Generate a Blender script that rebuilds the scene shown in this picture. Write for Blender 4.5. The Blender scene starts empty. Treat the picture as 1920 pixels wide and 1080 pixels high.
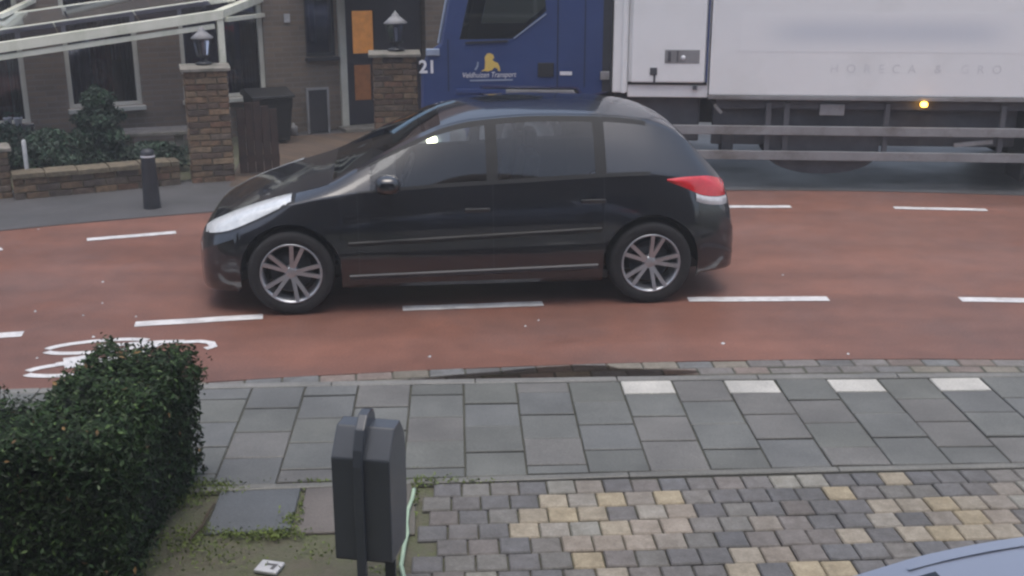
import bpy, bmesh, math, random
import numpy as np
from mathutils import Vector, Matrix
random.seed(7)
R = math.radians
SC = bpy.context.scene
COL = SC.collection

# ------------------------------------------------------------------ camera
CAM_H, PITCH, FPX = 2.45, R(17.06), 2150.0
cam = bpy.data.cameras.new('camera')
cam_ob = bpy.data.objects.new('camera', cam)
COL.objects.link(cam_ob)
cam_ob.location = (0, 0, CAM_H)
cam_ob.rotation_euler = (R(90) - PITCH, 0, 0)
cam.sensor_width = 36.0
cam.lens = 36.0 * FPX / 1920.0
cam.clip_start = 0.05
cam.clip_end = 2000
SC.camera = cam_ob

# ------------------------------------------------------------------ sky, sun, exposure
SUN_EL, SUN_AZ = R(80), R(175)
w = bpy.data.worlds.new('World')
SC.world = w
w.use_nodes = True
nt = w.node_tree
nt.nodes.clear()
out = nt.nodes.new('ShaderNodeOutputWorld')
bg = nt.nodes.new('ShaderNodeBackground')
sky = nt.nodes.new('ShaderNodeTexSky')
sky.sky_type = 'NISHITA'
sky.sun_disc = False
sky.sun_elevation = SUN_EL
sky.sun_rotation = SUN_AZ
sky.dust_density = 4.0
sky.air_density = 1.0
hs = nt.nodes.new('ShaderNodeHueSaturation')
hs.inputs['Saturation'].default_value = 0.80
nt.links.new(sky.outputs[0], hs.inputs['Color'])
nt.links.new(hs.outputs[0], bg.inputs['Color'])
bg.inputs['Strength'].default_value = 0.12
nt.links.new(bg.outputs[0], out.inputs['Surface'])
sd = bpy.data.lights.new('sun', 'SUN')
sd.energy = 0.5
sd.angle = R(40)
sd.color = (1.0, 0.97, 0.93)
sun = bpy.data.objects.new('sun', sd)
COL.objects.link(sun)
sun.rotation_euler = (R(90) - SUN_EL, 0, R(180) - SUN_AZ)
SC.view_settings.view_transform = 'Standard'
SC.view_settings.look = 'None'
SC.view_settings.exposure = 0.90
SC.view_settings.gamma = 1.0
SC.view_settings.use_curve_mapping = False
SC.render.engine = 'CYCLES'
SC.cycles.use_denoising = True
SC.cycles.max_bounces = 8
SC.cycles.transparent_max_bounces = 16
SC.cycles.filter_width = 2.4
SC.cycles.volume_bounces = 0

# ------------------------------------------------------------------ layout helpers
def ray(px, py):
    u = (px - 960) / FPX
    v = (py - 540) / FPX
    return (u, math.cos(PITCH) - v * math.sin(PITCH), -math.sin(PITCH) - v * math.cos(PITCH))

def at(px, py, z=0.0):
    r = ray(px, py)
    t = (z - CAM_H) / r[2]
    return Vector((r[0] * t, r[1] * t, z))

def project(p):
    zz = p[2] - CAM_H
    d = p[1] * math.cos(PITCH) - zz * math.sin(PITCH)
    up = p[1] * math.sin(PITCH) + zz * math.cos(PITCH)
    return 960 + FPX * p[0] / d, 540 - FPX * up / d

def on_plane(px, py, o, ang):
    """distance along a vertical plane (through o, heading ang) and height of the place seen there"""
    r = ray(px, py)
    d = (math.cos(ang), math.sin(ang))
    det = -r[0] * d[1] + r[1] * d[0]
    t = (-o[0] * d[1] + o[1] * d[0]) / det
    s = ((r[0] * t - o[0]) * d[0] + (r[1] * t - o[1]) * d[1])
    return s, CAM_H + t * r[2]

def pchip(pts):
    x = np.array([p[0] for p in pts], float)
    y = np.array([p[1] for p in pts], float)
    h = np.diff(x)
    m = np.diff(y) / h
    d = np.zeros(len(x))
    for i in range(1, len(x) - 1):
        if m[i - 1] * m[i] > 0:
            w1, w2 = 2 * h[i] + h[i - 1], h[i] + 2 * h[i - 1]
            d[i] = (w1 + w2) / (w1 / m[i - 1] + w2 / m[i])
    d[0], d[-1] = m[0], m[-1]
    def f(u):
        if u <= x[0]:
            return y[0] + d[0] * (u - x[0])
        if u >= x[-1]:
            return y[-1] + d[-1] * (u - x[-1])
        i = int(np.searchsorted(x, u, side='right') - 1)
        i = min(max(i, 0), len(h) - 1)
        t = (u - x[i]) / h[i]
        return ((2 * t**3 - 3 * t**2 + 1) * y[i] + (t**3 - 2 * t**2 + t) * h[i] * d[i]
                + (-2 * t**3 + 3 * t**2) * y[i + 1] + (t**3 - t**2) * h[i] * d[i + 1])
    return f

def quad_curve(pts, lo, hi):
    c = np.polyfit([p[0] for p in pts], [p[1] for p in pts], 2)
    p, dp = np.poly1d(c), np.poly1d(c).deriv()
    def f(x):
        if x < lo:
            return float(p(lo) + dp(lo) * (x - lo))
        if x > hi:
            return float(p(hi) + dp(hi) * (x - hi))
        return float(p(x))
    return f

# ------------------------------------------------------------------ object helpers
def srgb(r, g, b):
    f = lambda c: (c / 255 / 12.92) if c / 255 <= 0.04045 else ((c / 255 + 0.055) / 1.055) ** 2.4
    return (f(r), f(g), f(b))

def tag(o, label=None, cat=None, group=None, kind=None):
    if label: o['label'] = label
    if cat: o['category'] = cat
    if group: o['group'] = group
    if kind: o['kind'] = kind
    return o

def empty(name, loc, rz=0.0):
    o = bpy.data.objects.new(name, None)
    COL.objects.link(o)
    o.location = loc
    o.rotation_euler = (0, 0, rz)
    o.empty_display_size = 0.1
    return o

def link(name, me, parent=None, loc=None, rot=None, scale=None):
    o = bpy.data.objects.new(name, me)
    COL.objects.link(o)
    if parent is not None: o.parent = parent
    if loc is not None: o.location = loc
    if rot is not None: o.rotation_euler = rot
    if scale is not None: o.scale = scale
    return o

class MB:
    """collects shapes into one mesh"""
    def __init__(self):
        self.v, self.f, self.s = [], [], []
    def add(self, vs, fs, smooth=False):
        n = len(self.v)
        self.v += [tuple(p) for p in vs]
        self.f += [tuple(i + n for i in f) for f in fs]
        self.s += [smooth] * len(fs)
        return self
    def box(self, x0, x1, y0, y1, z0, z1, M=None):
        vs = [(x0, y0, z0), (x1, y0, z0), (x1, y1, z0), (x0, y1, z0), (x0, y0, z1), (x1, y0, z1), (x1, y1, z1), (x0, y1, z1)]
        if M is not None: vs = [M @ Vector(p) for p in vs]
        return self.add(vs, [(0, 3, 2, 1), (4, 5, 6, 7), (0, 1, 5, 4), (1, 2, 6, 5), (2, 3, 7, 6), (3, 0, 4, 7)])
    def bar(self, a, b, w, h, up=(0, 0, 1)):
        a, b = Vector(a), Vector(b)
        d = (b - a)
        L = d.length
        d.normalize()
        s = d.cross(Vector(up)).normalized()
        u = s.cross(d)
        M = Matrix((( d.x, s.x, u.x, a.x), (d.y, s.y, u.y, a.y), (d.z, s.z, u.z, a.z), (0, 0, 0, 1)))
        return self.box(0, L, -w / 2, w / 2, -h / 2, h / 2, M)
    def prism(self, prof, a0, a1, axis='y'):
        """profile in (x,z) extruded along y, or (y,z) along x, or (x,y) along z"""
        n = len(prof)
        if axis == 'y':
            g = lambda p, a: (p[0], a, p[1])
        elif axis == 'x':
            g = lambda p, a: (a, p[0], p[1])
        else:
            g = lambda p, a: (p[0], p[1], a)
        vs = [g(p, a0) for p in prof] + [g(p, a1) for p in prof]
        fs = [tuple(range(n)), tuple(range(2 * n - 1, n - 1, -1))]
        fs += [(i, i + n, (i + 1) % n + n, (i + 1) % n) for i in range(n)]
        return self.add(vs, fs)
    def tube(self, pts, r, n=8, cap=True, r2=None):
        pts = [Vector(p) for p in pts]
        vs, fs = [], []
        m = len(pts)
        for i, p in enumerate(pts):
            d = (pts[min(i + 1, m - 1)] - pts[max(i - 1, 0)]).normalized()
            ref = Vector((0, 0, 1)) if abs(d.z) < 0.9 else Vector((1, 0, 0))
            s = d.cross(ref).normalized()
            u = s.cross(d)
            rr = r if r2 is None else r + (r2 - r) * i / (m - 1)
            for k in range(n):
                a = 2 * math.pi * k / n
                vs.append(p + s * (rr * math.cos(a)) + u * (rr * math.sin(a)))
        for i in range(m - 1):
            for k in range(n):
                fs.append((i * n + k, i * n + (k + 1) % n, (i + 1) * n + (k + 1) % n, (i + 1) * n + k))
        self.add(vs, fs, True)
        if cap:
            self.add(vs[:n], [tuple(range(n - 1, -1, -1))])
            self.add(vs[-n:], [tuple(range(n))])
        return self
    def lathe(self, prof, n=24, M=None, cap=False):
        """profile (r, h) spun about z"""
        vs, fs = [], []
        for (r, h) in prof:
            for k in range(n):
                a = 2 * math.pi * k / n
                p = Vector((r * math.cos(a), r * math.sin(a), h))
                vs.append(M @ p if M is not None else p)
        for i in range(len(prof) - 1):
            for k in range(n):
                fs.append((i * n + k, i * n + (k + 1) % n, (i + 1) * n + (k + 1) % n, (i + 1) * n + k))
        self.add(vs, fs, True)
        if cap:
            self.add(vs[:n], [tuple(range(n - 1, -1, -1))])
            self.add(vs[-n:], [tuple(range(n))])
        return self
    def mesh(self, name, mat, bevel=0, fix=True, seg=2):
        me = bpy.data.meshes.new(name)
        me.from_pydata(self.v, [], self.f)
        me.polygons.foreach_set('use_smooth', self.s)
        if fix or bevel:
            bm = bmesh.new()
            bm.from_mesh(me)
            if bevel:
                bmesh.ops.remove_doubles(bm, verts=bm.verts, dist=1e-5)
            bmesh.ops.recalc_face_normals(bm, faces=bm.faces)
            if bevel:
                es = [e for e in bm.edges if len(e.link_faces) == 2 and e.calc_face_angle(0) > 0.35]
                bmesh.ops.bevel(bm, geom=es, offset=bevel, segments=seg, profile=0.6, affect='EDGES', clamp_overlap=True)
            bm.to_mesh(me)
            bm.free()
        if mat is not None: me.materials.append(mat)
        return me
    def build(self, name, mat, parent=None, bevel=0, fix=True, loc=None, rot=None, seg=2):
        return link(name, self.mesh(name, mat, bevel, fix, seg), parent, loc, rot)

def part_box(name, mat, parent, x0, x1, y0, y1, z0, z1, bevel=0):
    return MB().box(x0, x1, y0, y1, z0, z1).build(name, mat, parent, bevel)

def cut(me_base, cutters):
    """mesh minus a list of cutter meshes"""
    b = bpy.data.objects.new('tmp_base', me_base)
    COL.objects.link(b)
    tmp = [b]
    for c in cutters:
        o = bpy.data.objects.new('tmp_cut', c)
        COL.objects.link(o)
        tmp.append(o)
        m = b.modifiers.new('b', 'BOOLEAN')
        m.operation = 'DIFFERENCE'
        m.solver = 'EXACT'
        m.object = o
    dg = bpy.context.evaluated_depsgraph_get()
    me = bpy.data.meshes.new_from_object(b.evaluated_get(dg))
    for o in tmp:
        bpy.data.objects.remove(o)
    return me

# ------------------------------------------------------------------ materials
def N(nt, t, **kw):
    n = nt.nodes.new(t)
    for k, v in kw.items():
        setattr(n, k, v)
    return n

def mat(name, col, col2=None, scale=6.0, rough=0.6, rough2=None, metal=0.0, coat=0.0, bump=0.0, bscale=80.0,
        spec=0.5, by_object=False, island=0.0, detail=5.0, stain=None, stain_scale=1.3, emit=None, emit_s=0.0, bdist=0.01, coat_ior=1.5):
    m = bpy.data.materials.new(name)
    m.use_nodes = True
    t = m.node_tree
    t.nodes.clear()
    o = N(t, 'ShaderNodeOutputMaterial')
    p = N(t, 'ShaderNodeBsdfPrincipled')
    t.links.new(p.outputs[0], o.inputs[0])
    p.inputs['Metallic'].default_value = metal
    p.inputs['Coat Weight'].default_value = coat
    p.inputs['Coat Roughness'].default_value = 0.06
    p.inputs['Coat IOR'].default_value = coat_ior
    p.inputs['Specular IOR Level'].default_value = spec
    tc = N(t, 'ShaderNodeTexCoord')
    geo = N(t, 'ShaderNodeNewGeometry')
    pos = geo.outputs['Position']
    if col2 is None:
        col2 = tuple(c * 0.8 for c in col)
    nz = N(t, 'ShaderNodeTexNoise')
    nz.inputs['Scale'].default_value = scale
    nz.inputs['Detail'].default_value = detail
    nz.inputs['Roughness'].default_value = 0.65
    src = pos if not name.startswith('obj_') else tc.outputs['Object']
    t.links.new(src, nz.inputs['Vector'])
    ramp = N(t, 'ShaderNodeMapRange')
    ramp.inputs['From Min'].default_value = 0.33
    ramp.inputs['From Max'].default_value = 0.67
    t.links.new(nz.outputs['Fac'], ramp.inputs['Value'])
    mix = N(t, 'ShaderNodeMix', data_type='RGBA')
    mix.inputs['A'].default_value = (*col, 1)
    mix.inputs['B'].default_value = (*col2, 1)
    t.links.new(ramp.outputs[0], mix.inputs['Factor'])
    cur = mix.outputs['Result']
    if by_object:
        oi = N(t, 'ShaderNodeObjectInfo')
        mu = N(t, 'ShaderNodeMix', data_type='RGBA', blend_type='MULTIPLY')
        mu.inputs['Factor'].default_value = 1.0
        t.links.new(cur, mu.inputs['A'])
        t.links.new(oi.outputs['Color'], mu.inputs['B'])
        cur = mu.outputs['Result']
    if island:
        hv = N(t, 'ShaderNodeHueSaturation')
        mr = N(t, 'ShaderNodeMapRange')
        mr.inputs['To Min'].default_value = 1 - island
        mr.inputs['To Max'].default_value = 1 + island
        t.links.new(geo.outputs['Random Per Island'], mr.inputs['Value'])
        t.links.new(mr.outputs[0], hv.inputs['Value'])
        t.links.new(cur, hv.inputs['Color'])
        cur = hv.outputs[0]
    if stain is not None:
        n2 = N(t, 'ShaderNodeTexNoise')
        n2.inputs['Scale'].default_value = stain_scale
        n2.inputs['Detail'].default_value = 6
        n2.inputs['Roughness'].default_value = 0.7
        t.links.new(src, n2.inputs['Vector'])
        r2 = N(t, 'ShaderNodeMapRange')
        r2.inputs['From Min'].default_value = 0.48
        r2.inputs['From Max'].default_value = 0.72
        t.links.new(n2.outputs['Fac'], r2.inputs['Value'])
        m2 = N(t, 'ShaderNodeMix', data_type='RGBA')
        t.links.new(r2.outputs[0], m2.inputs['Factor'])
        t.links.new(cur, m2.inputs['A'])
        m2.inputs['B'].default_value = (*stain, 1)
        cur = m2.outputs['Result']
    t.links.new(cur, p.inputs['Base Color'])
    if rough2 is None:
        p.inputs['Roughness'].default_value = rough
    else:
        n3 = N(t, 'ShaderNodeTexNoise')
        n3.inputs['Scale'].default_value = 0.9
        n3.inputs['Detail'].default_value = 4
        t.links.new(src, n3.inputs['Vector'])
        r3 = N(t, 'ShaderNodeMapRange')
        r3.inputs['From Min'].default_value = 0.35
        r3.inputs['From Max'].default_value = 0.65
        r3.inputs['To Min'].default_value = rough
        r3.inputs['To Max'].default_value = rough2
        t.links.new(n3.outputs['Fac'], r3.inputs['Value'])
        t.links.new(r3.outputs[0], p.inputs['Roughness'])
    if bump:
        nb = N(t, 'ShaderNodeTexNoise')
        nb.inputs['Scale'].default_value = bscale
        nb.inputs['Detail'].default_value = 4
        t.links.new(src, nb.inputs['Vector'])
        bp = N(t, 'ShaderNodeBump')
        bp.inputs['Strength'].default_value = bump
        bp.inputs['Distance'].default_value = bdist
        t.links.new(nb.outputs['Fac'], bp.inputs['Height'])
        t.links.new(bp.outputs[0], p.inputs['Normal'])
    if emit:
        p.inputs['Emission Color'].default_value = (*emit, 1)
        p.inputs['Emission Strength'].default_value = emit_s
    return m

def brick_mat(name, c1, c2, mortar, bw=0.22, bh=0.065, rough=0.8):
    """far brickwork too small to pick apart; runs along local x / z"""
    m = bpy.data.materials.new(name)
    m.use_nodes = True
    t = m.node_tree
    p = t.nodes['Principled BSDF']
    p.inputs['Roughness'].default_value = rough
    tc = N(t, 'ShaderNodeTexCoord')
    sp = N(t, 'ShaderNodeSeparateXYZ')
    cb = N(t, 'ShaderNodeCombineXYZ')
    t.links.new(tc.outputs['Object'], sp.inputs[0])
    ad = N(t, 'ShaderNodeMath', operation='ADD')
    t.links.new(sp.outputs['X'], ad.inputs[0])
    t.links.new(sp.outputs['Y'], ad.inputs[1])
    t.links.new(ad.outputs[0], cb.inputs['X'])
    t.links.new(sp.outputs['Z'], cb.inputs['Y'])
    b = N(t, 'ShaderNodeTexBrick')
    b.inputs['Scale'].default_value = 1.0
    b.inputs['Brick Width'].default_value = bw
    b.inputs['Row Height'].default_value = bh
    b.inputs['Mortar Size'].default_value = 0.008
    b.inputs['Color1'].default_value = (*c1, 1)
    b.inputs['Color2'].default_value = (*c2, 1)
    b.inputs['Mortar'].default_value = (*mortar, 1)
    t.links.new(cb.outputs[0], b.inputs['Vector'])
    nz = N(t, 'ShaderNodeTexNoise')
    nz.inputs['Scale'].default_value = 2.2
    nz.inputs['Detail'].default_value = 7
    t.links.new(tc.outputs['Object'], nz.inputs['Vector'])
    mr = N(t, 'ShaderNodeMapRange')
    mr.inputs['To Min'].default_value = 0.6
    mr.inputs['To Max'].default_value = 1.35
    t.links.new(nz.outputs['Fac'], mr.inputs['Value'])
    mu = N(t, 'ShaderNodeMix', data_type='RGBA', blend_type='MULTIPLY')
    mu.inputs['Factor'].default_value = 1
    t.links.new(b.outputs['Color'], mu.inputs['A'])
    t.links.new(mr.outputs[0], mu.inputs['B'])
    t.links.new(mu.outputs['Result'], p.inputs['Base Color'])
    bp = N(t, 'ShaderNodeBump')
    bp.inputs['Strength'].default_value = 0.6
    bp.inputs['Distance'].default_value = 0.006
    bp.invert = True
    t.links.new(b.outputs['Fac'], bp.inputs['Height'])
    t.links.new(bp.outputs[0], p.inputs['Normal'])
    return m

def glass_mat(name, tint, see=0.6, rough=0.03, ior=1.45):
    """thin window glass: clear reflection over a tinted see-through sheet"""
    m = bpy.data.materials.new(name)
    m.use_nodes = True
    t = m.node_tree
    t.nodes.clear()
    o = N(t, 'ShaderNodeOutputMaterial')
    g = N(t, 'ShaderNodeBsdfGlossy')
    g.inputs['Roughness'].default_value = rough
    g.inputs['Color'].default_value = (0.95, 0.97, 1, 1)
    tr = N(t, 'ShaderNodeBsdfTransparent')
    tr.inputs['Color'].default_value = (*[c * see for c in tint], 1)
    fr = N(t, 'ShaderNodeFresnel')
    fr.inputs['IOR'].default_value = ior
    mx = N(t, 'ShaderNodeMixShader')
    t.links.new(fr.outputs[0], mx.inputs[0])
    t.links.new(tr.outputs[0], mx.inputs[1])
    t.links.new(g.outputs[0], mx.inputs[2])
    t.links.new(mx.outputs[0], o.inputs[0])
    return m

def soft_print(name, c, half, col, ground):
    """faded, washed-out sign print that dies out softly into the panel colour (object x, z)"""
    m = bpy.data.materials.new(name)
    m.use_nodes = True
    t = m.node_tree
    p = t.nodes['Principled BSDF']
    p.inputs['Roughness'].default_value = 0.4
    tc = N(t, 'ShaderNodeTexCoord')
    sp = N(t, 'ShaderNodeSeparateXYZ')
    t.links.new(tc.outputs['Object'], sp.inputs[0])
    fs = []
    for ax, cc, h, soft in (('X', c[0], half[0], .3), ('Z', c[1], half[1], .10)):
        su = N(t, 'ShaderNodeMath', operation='SUBTRACT')
        t.links.new(sp.outputs[ax], su.inputs[0]); su.inputs[1].default_value = cc
        ab = N(t, 'ShaderNodeMath', operation='ABSOLUTE')
        t.links.new(su.outputs[0], ab.inputs[0])
        mr = N(t, 'ShaderNodeMapRange', interpolation_type='SMOOTHSTEP')
        mr.inputs['From Min'].default_value = h - soft; mr.inputs['From Max'].default_value = h + soft
        mr.inputs['To Min'].default_value = 1; mr.inputs['To Max'].default_value = 0
        t.links.new(ab.outputs[0], mr.inputs['Value'])
        fs.append(mr.outputs[0])
    mu = N(t, 'ShaderNodeMath', operation='MULTIPLY')
    t.links.new(fs[0], mu.inputs[0]); t.links.new(fs[1], mu.inputs[1])
    mx = N(t, 'ShaderNodeMix', data_type='RGBA')
    mx.inputs['A'].default_value = (*ground, 1); mx.inputs['B'].default_value = (*col, 1)
    t.links.new(mu.outputs[0], mx.inputs['Factor'])
    t.links.new(mx.outputs['Result'], p.inputs['Base Color'])
    return m

M = {}
M['road'] = mat('red_asphalt', srgb(130, 89, 75), srgb(114, 81, 71), scale=1.1, rough=0.42, rough2=0.62, bump=0.5, bscale=160, stain=srgb(112, 86, 80), stain_scale=0.45, bdist=0.004)
def weather(m, layers):
    """multiply the base colour by stretched and fine noises: wheel tracks, patches, aggregate"""
    t = m.node_tree
    p = [n for n in t.nodes if n.type == 'BSDF_PRINCIPLED'][0]
    cur = p.inputs['Base Color'].links[0].from_socket
    geo = N(t, 'ShaderNodeNewGeometry')
    for (sc, scale, lo, hi, a, b) in layers:
        mp = N(t, 'ShaderNodeMapping')
        mp.inputs['Scale'].default_value = sc
        t.links.new(geo.outputs['Position'], mp.inputs['Vector'])
        nz = N(t, 'ShaderNodeTexNoise')
        nz.inputs['Scale'].default_value = scale
        nz.inputs['Detail'].default_value = 5
        t.links.new(mp.outputs[0], nz.inputs['Vector'])
        mr = N(t, 'ShaderNodeMapRange')
        mr.inputs['From Min'].default_value = a
        mr.inputs['From Max'].default_value = b
        mr.inputs['To Min'].default_value = lo
        mr.inputs['To Max'].default_value = hi
        t.links.new(nz.outputs['Fac'], mr.inputs['Value'])
        mu = N(t, 'ShaderNodeMix', data_type='RGBA', blend_type='MULTIPLY')
        mu.inputs['Factor'].default_value = 1
        t.links.new(cur, mu.inputs['A'])
        t.links.new(mr.outputs[0], mu.inputs['B'])
        cur = mu.outputs['Result']
    t.links.new(cur, p.inputs['Base Color'])
weather(M['road'], [((.18, 1.6, 1), 1.0, .82, 1.12, .35, .65), ((1, 1, 1), 70, .80, 1.18, .3, .7), ((1, 1, 1), 5, .92, 1.06, .35, .65)])
M['paint'] = mat('road_paint', srgb(226, 226, 226), srgb(196, 196, 198), scale=9, rough=0.5, bump=0.2, bscale=120, stain=srgb(172, 168, 166), stain_scale=6)
M['paving_base'] = mat('joint_dirt', srgb(66, 66, 60), srgb(80, 82, 68), scale=5, rough=0.85, bump=0.4, bscale=70)
M['slab'] = mat('concrete_slab', srgb(232, 229, 220), srgb(206, 204, 197), scale=4, rough=0.45, rough2=0.7, bump=0.35, bscale=110, by_object=True, bdist=0.004)
M['paver'] = mat('concrete_paver', srgb(255, 255, 255), srgb(214, 212, 208), scale=16, rough=0.55, rough2=0.75, bump=0.5, bscale=120, by_object=True, bdist=0.004)
weather(M['slab'], [((1, 1, 1), 85, .84, 1.14, .3, .7), ((1, 1, 1), 2.2, .86, 1.08, .35, .65)])
weather(M['paver'], [((1, 1, 1), 110, .82, 1.16, .3, .7), ((1, 1, 1), 2.6, .86, 1.10, .35, .65)])
M['far_pave'] = mat('far_pavement', srgb(90, 90, 92), srgb(78, 79, 81), scale=1.6, rough=0.4, rough2=0.6, bump=0.3, bscale=90, stain=srgb(72, 72, 71), stain_scale=0.9)
M['soil'] = mat('mossy_soil', srgb(92, 87, 76), srgb(84, 88, 68), scale=7, rough=0.9, bump=0.9, bscale=45, stain=srgb(84, 92, 60), stain_scale=4.5)
M['ground'] = mat('ground', srgb(88, 88, 84), srgb(76, 80, 72), scale=0.6, rough=0.85, bump=0.4, bscale=20)
M['wall_brick'] = brick_mat('facade_brick', srgb(132, 116, 101), srgb(114, 102, 92), srgb(124, 117, 109))
M['brick'] = mat('garden_brick', srgb(255, 255, 255), srgb(176, 176, 176), scale=18, rough=0.8, bump=0.6, bscale=90, by_object=True)
M['mortar'] = mat('mortar', srgb(122, 112, 98), srgb(92, 88, 76), scale=12, rough=0.9, bump=0.5)
M['capstone'] = mat('capstone', srgb(138, 132, 124), srgb(104, 104, 94), scale=9, rough=0.7, bump=0.4)
M['cream'] = mat('cream_paint', srgb(236, 236, 222), srgb(222, 223, 206), scale=5, rough=0.4, stain=srgb(200, 204, 182), stain_scale=4)
M['white_frame'] = mat('white_frame', srgb(216, 216, 204), srgb(200, 200, 188), scale=5, rough=0.5)
M['dark_metal'] = mat('dark_metal', srgb(52, 54, 60), srgb(42, 44, 50), scale=12, rough=0.45, bump=0.1)
M['black'] = mat('black_plastic', srgb(26, 27, 30), srgb(20, 21, 23), scale=12, rough=0.6)
M['rubber'] = mat('rubber', srgb(30, 30, 32), srgb(40, 40, 42), scale=30, rough=0.85)
M['interior'] = mat('car_interior', srgb(50, 52, 56), srgb(40, 42, 46), scale=8, rough=0.8)
M['alloy'] = mat('alloy', srgb(190, 194, 200), srgb(170, 174, 180), scale=10, rough=0.35, metal=0.7)
M['chrome'] = mat('chrome', srgb(205, 208, 212), rough=0.18, metal=1.0)
M['dark_paint'] = mat('black_car_paint', srgb(16, 19, 27), srgb(13, 16, 23), scale=2, rough=0.3, coat=1.0, spec=0.3, coat_ior=1.75)
M['blue_paint'] = mat('pale_blue_car_paint', srgb(144, 152, 170), srgb(140, 148, 166), scale=2, rough=0.4, coat=0.8, metal=0.25)
M['car_glass'] = glass_mat('car_glass', (0.78, 0.85, 0.87), 0.84, 0.03, 1.68)
M['house_glass'] = glass_mat('house_glass', (0.85, 0.85, 0.92), 0.9, 0.03, 1.7)
M['roof_glass'] = glass_mat('roof_glass', (0.40, 0.42, 0.60), 0.7, 0.12, 1.3)
M['lamp_lens'] = mat('headlamp_lens', srgb(228, 232, 234), srgb(200, 206, 210), scale=22, rough=0.2, metal=0.0, coat=1.0)
M['red_lens'] = mat('red_lens', srgb(215, 44, 52), srgb(190, 30, 40), scale=14, rough=0.2, coat=1.0)
M['clear_lens'] = mat('clear_lens', srgb(206, 206, 210), srgb(180, 180, 184), scale=20, rough=0.15, coat=1.0)
M['plate'] = mat('plate_yellow', srgb(214, 190, 96), srgb(200, 176, 84), scale=8, rough=0.5)
M['truck_blue'] = mat('truck_blue', srgb(54, 72, 120), srgb(48, 64, 108), scale=1.4, rough=0.3, coat=0.8)
M['truck_white'] = mat('truck_white', srgb(240, 242, 243), srgb(234, 236, 238), scale=0.7, rough=0.4, stain=srgb(226, 228, 228), stain_scale=0.8)
M['truck_grey'] = mat('guard_grey', srgb(146, 147, 150), srgb(128, 128, 130), scale=3, rough=0.6, stain=srgb(104, 100, 96), stain_scale=2.5)
M['chassis'] = mat('chassis_dark', srgb(84, 85, 92), srgb(68, 69, 75), scale=5, rough=0.7)
M['bracket'] = mat('bracket_grey', srgb(92, 93, 98), srgb(76, 77, 82), scale=6, rough=0.7)
M['seam'] = mat('seam_dark', srgb(30, 32, 40), rough=0.7)
M['gold'] = mat('gold_print', srgb(216, 186, 92), srgb(206, 180, 104), scale=20, rough=0.5)
M['white_print'] = mat('white_print', srgb(226, 228, 234), rough=0.5)
M['pale_print'] = mat('pale_print', srgb(150, 164, 186), rough=0.5)
M['faint_print'] = mat('faint_print', srgb(231, 233, 236), rough=0.45)
M['ghost_print'] = mat('ghost_print', srgb(192, 198, 206), srgb(206, 210, 216), scale=3.5, rough=0.45)
M['amber'] = mat('amber_lamp', srgb(240, 150, 30), rough=0.3, emit=(1.0, 0.48, 0.06), emit_s=7)
M['head_on'] = mat('headlight_lit', srgb(250, 240, 200), rough=0.3, emit=(1.0, 0.9, 0.55), emit_s=9)
M['orange_win'] = mat('lit_door_glass', srgb(190, 110, 40), srgb(140, 72, 24), scale=9, rough=0.4, emit=(0.75, 0.34, 0.10), emit_s=0.15)
M['orange_dim'] = mat('dim_door_glass', srgb(140, 84, 44), srgb(104, 60, 34), scale=9, rough=0.4, emit=(0.6, 0.26, 0.10), emit_s=0.05)
M['leaf'] = mat('hedge_leaf', srgb(40, 60, 28), srgb(26, 44, 24), scale=5, rough=0.55, island=0.6, spec=0.22)
M['leaf_young'] = mat('young_leaf', srgb(74, 96, 42), srgb(56, 80, 36), scale=5, rough=0.5, island=0.5)
M['leaf_dead'] = mat('dead_leaf', srgb(120, 96, 58), srgb(96, 74, 46), scale=5, rough=0.8, island=0.5)
M['leaf_dark'] = mat('dark_leaf', srgb(44, 70, 48), srgb(30, 50, 40), scale=5, rough=0.6, island=0.5)
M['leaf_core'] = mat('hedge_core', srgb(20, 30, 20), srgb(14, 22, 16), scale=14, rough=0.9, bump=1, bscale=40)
M['moss'] = mat('moss', srgb(104, 118, 58), srgb(78, 94, 48), scale=14, rough=0.85, island=0.45)
M['wood'] = mat('brown_wood', srgb(64, 48, 43), srgb(46, 37, 36), scale=12, rough=0.75, bump=0.4)
M['stem'] = mat('stem', srgb(70, 58, 46), srgb(52, 44, 36), scale=20, rough=0.85, bump=0.5)
M['drive_brown'] = brick_mat('driveway_brick', srgb(104, 88, 74), srgb(90, 78, 70), srgb(70, 64, 56), 0.21, 0.1, 0.6)
M['box_grey'] = mat('box_grey', srgb(72, 77, 84), srgb(66, 71, 78), scale=4, rough=0.24, stain=srgb(66, 71, 80), stain_scale=5, bump=0.06, bscale=200)
M['water'] = glass_mat('puddle_water', (0.62, 0.58, 0.56), 0.8, 0.04, 1.33)
M['red_curtain'] = mat('red_curtain', srgb(150, 44, 50), srgb(116, 34, 42), scale=6, rough=0.9)
M['pale_curtain'] = mat('pale_curtain', srgb(110, 112, 120), srgb(90, 92, 100), scale=6, rough=0.9)
M['net'] = mat('added_mauve_net', srgb(128, 120, 138), srgb(108, 102, 120), scale=4, rough=0.9)
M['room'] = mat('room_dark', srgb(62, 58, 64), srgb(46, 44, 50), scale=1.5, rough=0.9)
M['door'] = mat('dark_door', srgb(52, 50, 62), srgb(46, 44, 54), scale=3, rough=0.5)
M['awning'] = mat('awning_blue', srgb(140, 170, 192), srgb(126, 156, 180), scale=4, rough=0.5)
M['hose'] = mat('hose', srgb(168, 190, 166), srgb(148, 172, 150), scale=20, rough=0.5)
M['white_obj'] = mat('white_ceramic', srgb(196, 198, 200), srgb(170, 172, 176), scale=8, rough=0.5)
M['render'] = mat('pale_render', srgb(186, 192, 190), srgb(172, 178, 176), scale=2, rough=0.8)
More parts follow.
